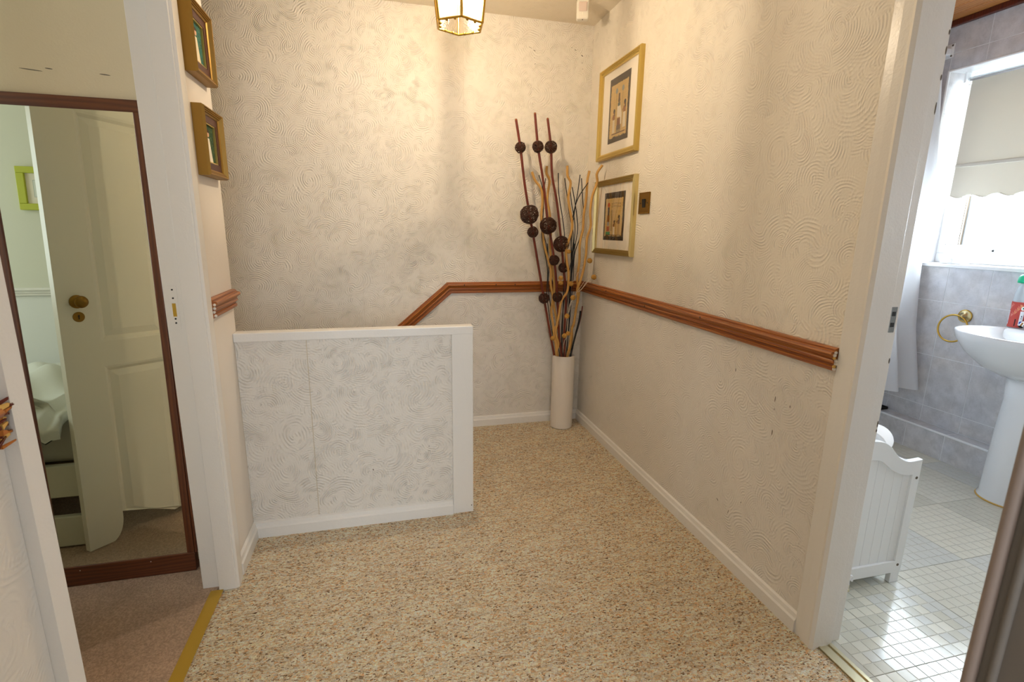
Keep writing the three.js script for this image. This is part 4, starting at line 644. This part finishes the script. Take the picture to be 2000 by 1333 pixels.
const twigs = [
  [[A(297, 412), A(320, 500), A(322, 620), A(312, 750), A(330, 850), A(346, 950), A(342, 1080), A(362, 1250)], 0.09, 540], [[A(335, 430), A(318, 560), A(315, 700), A(337, 800), A(352, 900), A(350, 1050), A(380, 1250)], 0.08, 560],
  [[A(407, 400), A(410, 520), A(430, 650), A(441, 740), A(446, 900), A(436, 1100), A(430, 1300)], 0.08, 580], [[A(443, 430), A(455, 520), A(470, 640), A(491, 740), A(481, 900), A(470, 1100), A(452, 1300)], 0.1, 600],
  [[A(468, 420), A(480, 560), A(501, 700), A(490, 850), A(481, 1000), A(466, 1200)], 0.12, 585], [[A(530, 410), A(515, 520), A(495, 640), A(480, 800), A(478, 1000), A(462, 1200)], 0.14, 590],
  [[A(538, 430), A(545, 560), A(552, 650), A(531, 760), A(501, 850), A(490, 1000), A(474, 1200)], 0.13, 610], [[A(575, 455), A(520, 540), A(490, 640), A(478, 760), A(483, 900), A(474, 1100)], 0.16, 615],
  [[A(485, 480), A(506, 600), A(516, 720), A(500, 820), A(486, 950), A(455, 1150)], 0.1, 595], [[A(345, 800), A(352, 900), A(370, 1000), A(395, 1120), A(410, 1280)], 0.08, 570], [[A(500, 800), A(470, 950), A(440, 1120), A(425, 1290)], 0.17, 575],
];
for (const [pts, z, fx] of twigs) one('dark_twig', tube(stemPath([...pts, Bz(fx, 606)], z), 0.0028, 60, 5), M.twig, 'thin black twig among the dried stems in the vase', 'dried stem', 'black twigs in the vase');
for (const [pts, r, lab] of [[[Bz(720, 268), Bz(712, 330), Bz(690, 420), Bz(664, 520), Bz(645, 606)], 0.006, 'short thick black stick cut off just above the vase'], [[Bz(735, 230), Bz(722, 320), Bz(700, 400), Bz(676, 480), Bz(650, 606)], 0.0035, 'short thin dark stick behind the cut stick in the vase']]) one('cut_stick', tube(stemPath(pts, 0.2), r, 30, 8), r > 0.005 ? M.twig : M.reed, lab, 'dried stem');
const spray = thing('pod_spray', 'pale branching twig with round golden seed pods in the vase', 'dried stem');
const trunkP = [A(505, 1090), A(470, 1150), A(462, 1230), A(452, 1333), Bz(596, 500), Bz(592, 606)];
part('stem', tube(stemPath([A(585, 1000), A(545, 1050), ...trunkP], 0.2), 0.002, 40, 5), M.palm, spray);
for (const pts of [[A(585, 897), A(583, 960), A(540, 1035), A(500, 1090)], [A(608, 990), A(575, 1005), A(535, 1065)], [A(478, 1027), A(500, 1000), A(520, 960)], [A(490, 1108), A(480, 1140), A(466, 1190)]]) part('branch', tube(pts.map((q) => place(q, 0.2)), 0.0013, 16, 4), M.palm, spray);
for (const [q, r] of [[A(585, 897), 15], [A(608, 990), 15], [A(478, 1027), 15], [A(421, 995), 13], [A(421, 1022), 13], [A(490, 1106), 15], [A(456, 1211), 14], [A(466, 845), 12], [Bz(508, 475), 18 * 0.74], [Bz(598, 456), 19 * 0.74], [Bz(626, 438), 17 * 0.74], [Bz(618, 303), 17 * 0.74]]) {
  const p = place(q, 0.22), rad = r / 2.897 / FPX * p.clone().sub(EYE).dot(FWD), g = new THREE.IcosahedronGeometry(rad, 2), a = g.attributes.position; for (let i = 0; i < a.count; i++) { const x = a.getX(i), y = a.getY(i), z = a.getZ(i), k = 1 + 0.12 * Math.sin(x * 900) * Math.sin(y * 900 + 1) * Math.sin(z * 900 + 2); a.setXYZ(i, x * k, y * k, z * k); } g.computeVertexNormals();
  part('seed_pod', g.translate(p.x, p.y, p.z), M.pod, spray);
}

// ------------------------------------------------------------------ pictures
function picFrame(t, w, h, fw, mat, matEdge, d, glass = true) {
  const prof = [[0, 0], [d * 0.8, 0], [d, 0.004], [d * 0.98, fw * 0.3], [d * 0.86, fw * 0.34], [d * 0.9, fw * 0.52], [d * 0.78, fw * 0.56], [d * 0.82, fw * 0.74], [d * 0.7, fw * 0.78], [d * 0.62, fw], [0, fw]];
  const corner = [[-w / 2, -h / 2], [w / 2, -h / 2], [w / 2, h / 2], [-w / 2, h / 2]];
  for (let e = 0; e < 4; e++) {
    const [x0, y0] = corner[e], [x1, y1] = corner[(e + 1) % 4], L = Math.hypot(x1 - x0, y1 - y0), pos = [], n = prof.length, P = (s, q) => { const ins = q[1], a = s ? L - ins : ins, dx = (x1 - x0) / L, dy = (y1 - y0) / L; return [x0 + dx * a - dy * ins, y0 + dy * a + dx * ins, q[0]]; };
    for (let k = 0; k < n; k++) { const a = P(0, prof[k]), b = P(1, prof[k]), c = P(1, prof[(k + 1) % n]), dd = P(0, prof[(k + 1) % n]); for (const v of [a, b, c, a, c, dd]) pos.push(...v); }
    const g = new THREE.BufferGeometry(); g.setAttribute('position', new THREE.Float32BufferAttribute(pos, 3)); g.computeVertexNormals(); part('frame_side', metric(g), e % 2 ? matEdge : mat, t);
  }
  part('backing', bx(-w / 2 + 0.004, w / 2 - 0.004, -h / 2 + 0.004, h / 2 - 0.004, 0.0005, 0.004), M.mount, t);
  if (glass) part('glazing', bx(-w / 2 + fw - 0.002, w / 2 - fw + 0.002, -h / 2 + fw - 0.002, h / 2 - fw + 0.002, d * 0.56, d * 0.56 + 0.001), M.pane, t);
}
function papyrus(g, w, h) {
  g.fillStyle = '#3d3122'; g.fillRect(0, 0, w, h); let s = 7; const r = () => { s = (s * 16807) % 2147483647; return s / 2147483647; };
  g.fillStyle = '#cbab6c'; g.beginPath(); const m = w * 0.07; g.moveTo(m, m * 2.2); for (let x = m; x <= w - m; x += 8) g.lineTo(x, m * 1.9 + r() * 8); for (let y = m * 2; y <= h - m * 1.4; y += 8) g.lineTo(w - m * 1.1 - r() * 6, y); for (let x = w - m; x >= m; x -= 8) g.lineTo(x, h - m * 1.3 - r() * 10); for (let y = h - m * 1.4; y >= m * 2; y -= 8) g.lineTo(m * 0.8 + r() * 6, y); g.fill();
  for (let i = 0; i < 260; i++) { g.fillStyle = ['rgba(150,110,50,0.10)', 'rgba(235,210,150,0.12)'][i % 2]; if (i % 4 < 2) g.fillRect(m, m * 2 + r() * (h - m * 4), w - 2 * m, 2); else g.fillRect(m + r() * (w - 2 * m), m * 2, 2, h - m * 4); }
}
const figure = (g, x, y, s, robe, skin) => { g.fillStyle = robe; g.beginPath(); g.moveTo(x - 13 * s, y); g.lineTo(x - 10 * s, y - 62 * s); g.lineTo(x + 10 * s, y - 62 * s); g.lineTo(x + 15 * s, y); g.fill(); g.fillStyle = skin; g.fillRect(x - 12 * s, y - 84 * s, 24 * s, 24 * s); g.beginPath(); g.arc(x, y - 96 * s, 9 * s, 0, 7); g.fill(); g.fillStyle = '#2b2018'; g.beginPath(); g.arc(x + 2 * s, y - 99 * s, 10 * s, 2.6, 6.6); g.fill(); g.fillRect(x + 2 * s, y - 100 * s, 9 * s, 22 * s); g.strokeStyle = skin; g.lineWidth = 5 * s; g.beginPath(); g.moveTo(x - 8 * s, y - 80 * s); g.lineTo(x - 22 * s, y - 66 * s); g.stroke(); };
const pic1 = canvas(300, 400, (g, w, h) => { papyrus(g, w, h); figure(g, 80, 340, 1.35, '#d9cdb4', '#8a5630'); figure(g, 236, 325, 1.5, '#ddd2ba', '#96602f'); g.fillStyle = '#7d4d28'; g.fillRect(130, 258, 56, 70); g.fillStyle = '#5a5f55'; for (let i = 0; i < 6; i++) g.fillRect(126 + i * 11, 300, 6, 44); g.fillStyle = '#e6ddcb'; g.beginPath(); g.moveTo(128, 180); g.lineTo(172, 180); g.lineTo(196, 235); g.lineTo(198, 300); g.lineTo(180, 300); g.lineTo(176, 255); g.lineTo(128, 250); g.fill(); g.fillStyle = '#55402c'; g.beginPath(); g.arc(150, 150, 15, 0, 7); g.fill(); g.fillRect(138, 108, 22, 34); g.fillStyle = '#4f5c58'; g.fillRect(132, 165, 36, 20); for (const x of [108, 200]) { g.strokeStyle = '#8b7a45'; g.lineWidth = 4; g.beginPath(); g.moveTo(x, 300); g.lineTo(x, 96); g.stroke(); g.fillStyle = '#8d9491'; g.beginPath(); g.arc(x, 88, 17, 0, 7); g.fill(); } g.fillStyle = '#5a3520'; g.fillRect(56, 345, 200, 6); });
const pic2 = canvas(300, 360, (g, w, h) => { papyrus(g, w, h); g.fillStyle = '#2f8a5b'; g.fillRect(40, 296, 62, 22); g.fillStyle = '#3f3a3f'; g.fillRect(56, 110, 26, 60); g.fillStyle = '#c2552a'; g.beginPath(); g.arc(68, 92, 18, 0, 7); g.fill(); g.fillStyle = '#7f4a23'; g.fillRect(52, 170, 34, 50); g.fillStyle = '#8b8f96'; g.fillRect(56, 220, 26, 30); g.fillStyle = '#a1452a'; g.fillRect(50, 255, 40, 38); figure(g, 160, 318, 1.0, '#e4dac2', '#8a5c33'); figure(g, 226, 318, 1.35, '#b18d4e', '#6a4526'); g.strokeStyle = '#4a3a26'; g.lineWidth = 3; g.beginPath(); g.moveTo(188, 318); g.lineTo(188, 200); g.moveTo(178, 216); g.lineTo(198, 216); g.stroke(); for (let i = 0; i < 14; i++) { g.beginPath(); g.arc(120 + (i % 7) * 20, 84 + (i / 7 | 0) * 22, 5, i, i + 4); g.stroke(); } for (let i = 0; i < 3; i++) { g.beginPath(); g.moveTo(112 + i * 8, 130); g.lineTo(110 + i * 9, 290); g.stroke(); } g.fillStyle = '#4a3420'; g.fillRect(40, 318, 225, 5); });
function papyrusPic(label, zc, yc, w, h, img, iw, ih, mats) { const t = thing('framed_papyrus', label, 'picture', [-0.0016, yc, zc]); t.rotation.y = -Math.PI / 2; picFrame(t, w, h, 0.03, mats[0], mats[1], 0.026); part('mount', bx(-w / 2 + 0.03, w / 2 - 0.03, -h / 2 + 0.03, h / 2 - 0.03, 0.004, 0.007), M.mount, t); part('papyrus_print', new THREE.BoxGeometry(iw, ih, 0.0012).translate(0, 0.004, 0.0078), img, t); }
papyrusPic('gold framed papyrus of three figures, hung above the other one', 0.408, 1.868, 0.47, 0.475, pic1, 0.235, 0.325, [M.goldFrame, M.goldFrame]);
papyrusPic('ribbed gold framed papyrus with a green patch, beside the light switch', 0.42, 1.318, 0.485, 0.405, pic2, 0.25, 0.255, [M.goldDull, M.goldPale]);
const lady = (bg, dress) => canvas(120, 150, (g, w, h) => { g.fillStyle = bg; g.fillRect(0, 0, w, h); let s = 11; const r = () => { s = (s * 16807) % 2147483647; return s / 2147483647; }; for (let i = 0; i < 160; i++) { g.fillStyle = ['rgba(40,80,60,0.35)', 'rgba(120,130,80,0.3)', 'rgba(20,40,36,0.35)'][i % 3]; g.fillRect(r() * w, r() * h, 10, 7); } g.fillStyle = dress; g.beginPath(); g.moveTo(52, 52); g.quadraticCurveTo(30, 120, 22, 148); g.lineTo(92, 148); g.quadraticCurveTo(80, 100, 70, 52); g.fill(); g.fillStyle = '#d9a98a'; g.beginPath(); g.arc(60, 36, 12, 0, 7); g.fill(); g.fillStyle = '#4a3020'; g.beginPath(); g.arc(60, 30, 13, 3.1, 6.3); g.fill(); });
function gilt(label, yc, zc, img) { const t = thing('gilt_picture', label, 'picture', [XL + 0.0005, yc, zc], 'small gilt pictures by the doorway'); t.rotation.y = Math.PI / 2; const w = 0.2, h = 0.212; picFrame(t, w, h, 0.022, M.goldOld, M.goldOld, 0.036, false); for (const [a, b, c, d] of [[-0.08, 0.08, 0.062, 0.086], [-0.08, 0.08, -0.086, -0.062], [-0.08, -0.056, -0.062, 0.062], [0.056, 0.08, -0.062, 0.062]]) part('inner_slip', bx(a, b, c, d, 0.005, 0.02), M.innerBrown, t); for (const [a, b, c, d] of [[-0.058, 0.058, 0.058, 0.064], [-0.058, 0.058, -0.064, -0.058], [-0.058, -0.052, -0.058, 0.058], [0.052, 0.058, -0.058, 0.058]]) part('gilt_slip', bx(a, b, c, d, 0.006, 0.018), M.goldFrame, t); part('painting', new THREE.BoxGeometry(0.106, 0.118, 0.002).translate(0, 0, 0.010), img, t); }
gilt('small gilt framed portrait of a lady in a pale gown, teal background', 1.80, 1.082, lady('#2f6b62', '#e9dcc0'));
gilt('small gilt framed portrait of a lady in white, dark green background', 1.503, 1.066, lady('#33502f', '#ece4d4'));
// switch plate
const swp = onPlane(1259, 397, 'x', -0.004), sw = thing('light_switch', 'square antique brass light switch plate beside the lower papyrus', 'switch', [-0.0016, swp.y, swp.z]); sw.rotation.y = -Math.PI / 2;
part('plate', rbx(-0.05, 0.05, -0.05, 0.05, 0, 0.006, 0.002), M.agedBrass, sw);
for (let i = 0; i < 18; i++) { const t = -0.048 + i * 0.00565; for (const [x, y] of [[t, 0.048], [t, -0.048], [0.048, t], [-0.048, t]]) part('rope_bead', ball(0.0028, x, y, 0.006, 6, 4), M.agedBrass, sw); }
part('rocker', rbx(-0.014, 0.014, -0.02, 0.02, 0.004, 0.010, 0.002).rotateX(0.1), M.dark, sw); for (const x of [-0.032, 0.032]) part('screw', cyl(0.003, 0.003, 0.0014, 0, 0, 0, 8).rotateX(Math.PI / 2).translate(x, 0, 0.006), M.dark, sw);

scene.traverse((o) => { if (o.isMesh) { o.castShadow = true; o.receiveShadow = true; } });
renderer.render(scene, camera);
